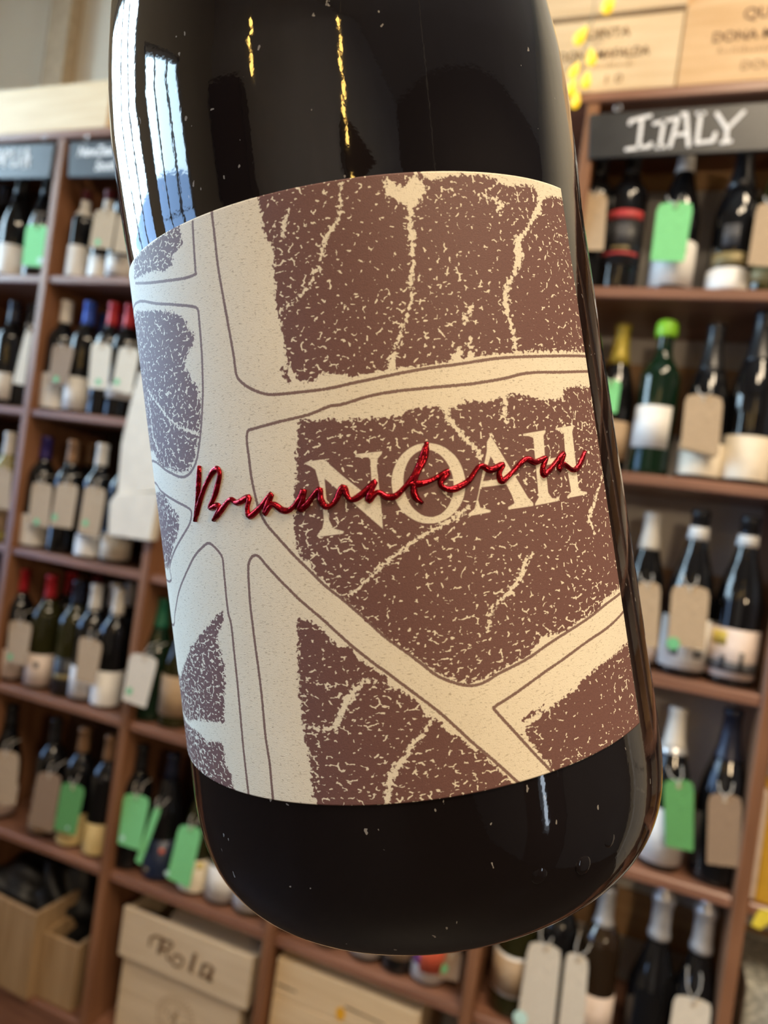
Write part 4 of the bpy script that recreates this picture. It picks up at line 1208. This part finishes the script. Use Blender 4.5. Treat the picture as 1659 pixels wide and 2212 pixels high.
# a second, inner skin gives the paper its thickness at the rim
rim = np.concatenate([idx[0, :], idx[1:, -1], idx[-1, -2::-1], idx[-2:0:-1, 0]])
Vi = V[rim].copy()
Vi[:, :2] *= (1 - 0.00030 / R0)
base = len(V)
k_ = np.arange(len(rim))
Qr = np.stack([rim[k_], base + k_, base + (k_ + 1) % len(rim), rim[(k_ + 1) % len(rim)]], -1)
allV = np.concatenate([V, Vi])
allQ = np.concatenate([Q, Qr])
me = bpy.data.meshes.new('front_label')
me.vertices.add(len(allV))
me.vertices.foreach_set('co', allV.astype(np.float32).ravel())
me.loops.add(allQ.size)
me.loops.foreach_set('vertex_index', allQ.astype(np.int32).ravel())
me.polygons.add(len(allQ))
me.polygons.foreach_set('loop_start', np.arange(0, allQ.size, 4, dtype=np.int32))
me.polygons.foreach_set('use_smooth', np.ones(len(allQ), bool))
me.update(calc_edges=True)
me.validate()
for nm, f in (('ink', f_ink), ('vein', f_vein), ('line', f_line), ('letter', f_let)):
    at = me.attributes.new(nm, 'FLOAT', 'POINT')
    at.data.foreach_set('value', np.concatenate([f, f[rim]]).astype(np.float32))
at = me.attributes.new('flat', 'FLOAT_VECTOR', 'POINT')
fl = np.stack([GX, GY, 0 * GX], 1)
at.data.foreach_set('vector', np.concatenate([fl, fl[rim]]).astype(np.float32).ravel())

LM = bpy.data.materials.new('printed_map_label')
LM.use_nodes = True
nt = LM.node_tree
N, L = nt.nodes, nt.links
bs = N['Principled BSDF']


def attr(nm):
    a = N.new('ShaderNodeAttribute')
    a.attribute_name = nm
    return a


def mth(op, a=None, b_=None, clamp=False):
    return math_node(op, a, b_, clamp, nt)


def step(x, e0, e1):
    m = N.new('ShaderNodeMapRange')
    m.interpolation_type = 'SMOOTHSTEP'
    L.new(x, m.inputs['Value'])
    m.inputs['From Min'].default_value = e0
    m.inputs['From Max'].default_value = e1
    return m.outputs['Result']


def noise(scale, detail=2, st=(1, 1, 1), rot=0.0, off=0.0):
    mp = N.new('ShaderNodeMapping')
    mp.inputs['Scale'].default_value = st
    mp.inputs['Rotation'].default_value = (0, 0, rot)
    mp.inputs['Location'].default_value = (off, off * .7, off)
    n = N.new('ShaderNodeTexNoise')
    n.inputs['Scale'].default_value = scale
    n.inputs['Detail'].default_value = detail
    L.new(flat.outputs['Vector'], mp.inputs['Vector'])
    L.new(mp.outputs['Vector'], n.inputs['Vector'])
    return n.outputs['Fac']


flat = attr('flat')
rag = mth('MULTIPLY', mth('SUBTRACT', noise(75, 2), .5), .050)
inkd = mth('ADD', attr('ink').outputs['Fac'], rag)
brown = mth('SUBTRACT', 1.0, step(inkd, -.0025, .0025))
veind = mth('ADD', attr('vein').outputs['Fac'], mth('MULTIPLY', mth('SUBTRACT', noise(80, 2.5, off=3.0), .5), .050))
vein = mth('SUBTRACT', 1.0, step(veind, -.0025, .0025))
# leaf-net flecks: short ticks where the cells of the net meet
dv = N.new('ShaderNodeTexNoise')
dv.inputs['Scale'].default_value = 60
L.new(flat.outputs['Vector'], dv.inputs['Vector'])
dm = N.new('ShaderNodeVectorMath')
dm.operation = 'MULTIPLY_ADD'
dm.inputs[1].default_value = (.014, .014, 0)
L.new(dv.outputs['Color'], dm.inputs[0])
L.new(flat.outputs['Vector'], dm.inputs[2])
st = N.new('ShaderNodeMapping')
st.inputs['Scale'].default_value = (.85, 1.15, 1)
L.new(dm.outputs[0], st.inputs['Vector'])
ve = N.new('ShaderNodeTexVoronoi')
ve.voronoi_dimensions = '2D'
ve.feature = 'DISTANCE_TO_EDGE'
ve.inputs['Scale'].default_value = 33
L.new(st.outputs[0], ve.inputs['Vector'])
edge = mth('SUBTRACT', 1.0, step(ve.outputs['Distance'], .05, .11))
dens = noise(4.5, 2, off=11)                     # thin in some blocks, thick in others
thr = mth('SUBTRACT', .700, mth('MULTIPLY', dens, .22))
near = mth('MULTIPLY', step(attr('ink').outputs['Fac'], -.07, .0), .020)
thr = mth('SUBTRACT', thr, near)
sx = N.new('ShaderNodeSeparateXYZ')
L.new(flat.outputs['Vector'], sx.inputs[0])
worn = mth('MULTIPLY', mth('SUBTRACT', 1.0, step(sx.outputs[0], -.85, -.40)), .055)   # the print is patchier on the left blocks
thr = mth('SUBTRACT', thr, worn)
g1 = noise(50, 1.0, off=5)
tick = mth('MULTIPLY', edge, step(mth('SUBTRACT', g1, thr), -.012, .012))
g2 = noise(58, 1.5, (.62, 1.35, 1), -.25, off=8)
blob = step(mth('SUBTRACT', g2, mth('ADD', thr, .115)), -.010, .010)
fleck = mth('MAXIMUM', tick, blob)
letd = attr('letter').outputs['Fac']
let = mth('SUBTRACT', 1.0, step(letd, -.0022, .0022))
keep = mth('MULTIPLY', mth('SUBTRACT', 1.0, vein), mth('SUBTRACT', 1.0, fleck))
keep = mth('MULTIPLY', keep, mth('SUBTRACT', 1.0, let))
brown = mth('MULTIPLY', brown, keep)
lined = mth('ADD', attr('line').outputs['Fac'], mth('MULTIPLY', mth('SUBTRACT', noise(170, 1), .5), .0055))
line = mth('SUBTRACT', 1.0, step(lined, .0034, .0066))
ink = mth('MAXIMUM', brown, mth('MULTIPLY', line, .92))
ink = mth('MAXIMUM', ink, mth('MULTIPLY', mth('MULTIPLY', let, step(noise(50, 2, off=20), .60, .70)), .22))
# paper: cream with fine fibres
fib = step(noise(120, 4, (.45, 1.9, 1), .7, off=2), .60, .67)
fib2 = step(noise(95, 4, off=30), .62, .70)
pc = N.new('ShaderNodeMix')
pc.data_type = 'RGBA'
L.new(noise(5, 3), pc.inputs['Factor'])
pc.inputs['A'].default_value = (0.66, 0.595, 0.475, 1)
pc.inputs['B'].default_value = (0.74, 0.68, 0.55, 1)
p2 = N.new('ShaderNodeMix')
p2.data_type = 'RGBA'
L.new(mth('MULTIPLY', mth('MAXIMUM', fib, fib2), .55), p2.inputs['Factor'])
L.new(pc.outputs['Result'], p2.inputs['A'])
p2.inputs['B'].default_value = (0.25, 0.19, 0.12, 1)
ic = N.new('ShaderNodeMix')
ic.data_type = 'RGBA'
L.new(noise(120, 4, off=6), ic.inputs['Factor'])
ic.inputs['A'].default_value = (0.105, 0.047, 0.042, 1)
ic.inputs['B'].default_value = (0.165, 0.078, 0.066, 1)
fin = N.new('ShaderNodeMix')
fin.data_type = 'RGBA'
L.new(ink, fin.inputs['Factor'])
L.new(p2.outputs['Result'], fin.inputs['A'])
L.new(ic.outputs['Result'], fin.inputs['B'])
L.new(fin.outputs['Result'], bs.inputs['Base Color'])
bs.inputs['Roughness'].default_value = 0.62
bs.inputs['Specular IOR Level'].default_value = 0.4
bp = N.new('ShaderNodeBump')
bp.inputs['Strength'].default_value = 0.25
bp.inputs['Distance'].default_value = 0.0002
L.new(noise(260, 3), bp.inputs['Height'])
L.new(bp.outputs['Normal'], bs.inputs['Normal'])
label_ob = link('front_label', me, LM, hero)
label_ob['label'] = 'cream paper label with brown map blocks and serif lettering'

# embossed red foil handwriting lying on the label
FOILM = mat('red_metal_foil', (0.34, 0.008, 0.018), 0.27, 0.90, 0.15, 420, 0.35)
mb = MB()


def on(thh, h, up):
    r = (1 + KT * h) * R0 + 0.00022 + up
    return Vector((r * math.sin(thh), -r * math.cos(thh), (h - HB) * R0))


for P in FOIL:
    C_ = spline([raw(p) for p in P], 5)
    prev = None
    n = len(C_)
    for i, (a, h) in enumerate(C_):
        q0, q1 = C_[max(0, i - 1)], C_[min(n - 1, i + 1)]
        dx, dy = q1[0] - q0[0], q1[1] - q0[1]
        l = math.hypot(dx, dy) or 1
        nx, ny = -dy / l, dx / l
        w = .0098 * (1 + .16 * math.sin(i * .45)) * (1.0 if 1 < i < n - 2 else .72)
        ring = []
        for (s, up) in ((1, -.0001), (1, .00012), (.62, .00036), (0, .00046), (-.62, .00036), (-1, .00012), (-1, -.0001)):
            ring.append(mb.bm.verts.new(on(a + nx * s * w, h + ny * s * w, up)))
        if prev:
            for k in range(6):
                mb.bm.faces.new((prev[k], prev[k + 1], ring[k + 1], ring[k]))
        else:
            mb.bm.faces.new(ring[::-1])
        prev = ring
    mb.bm.faces.new(prev)
fo = mb.obj('foil_lettering', FOILM, label_ob, True)
fo['label'] = 'embossed red foil handwriting across the label'
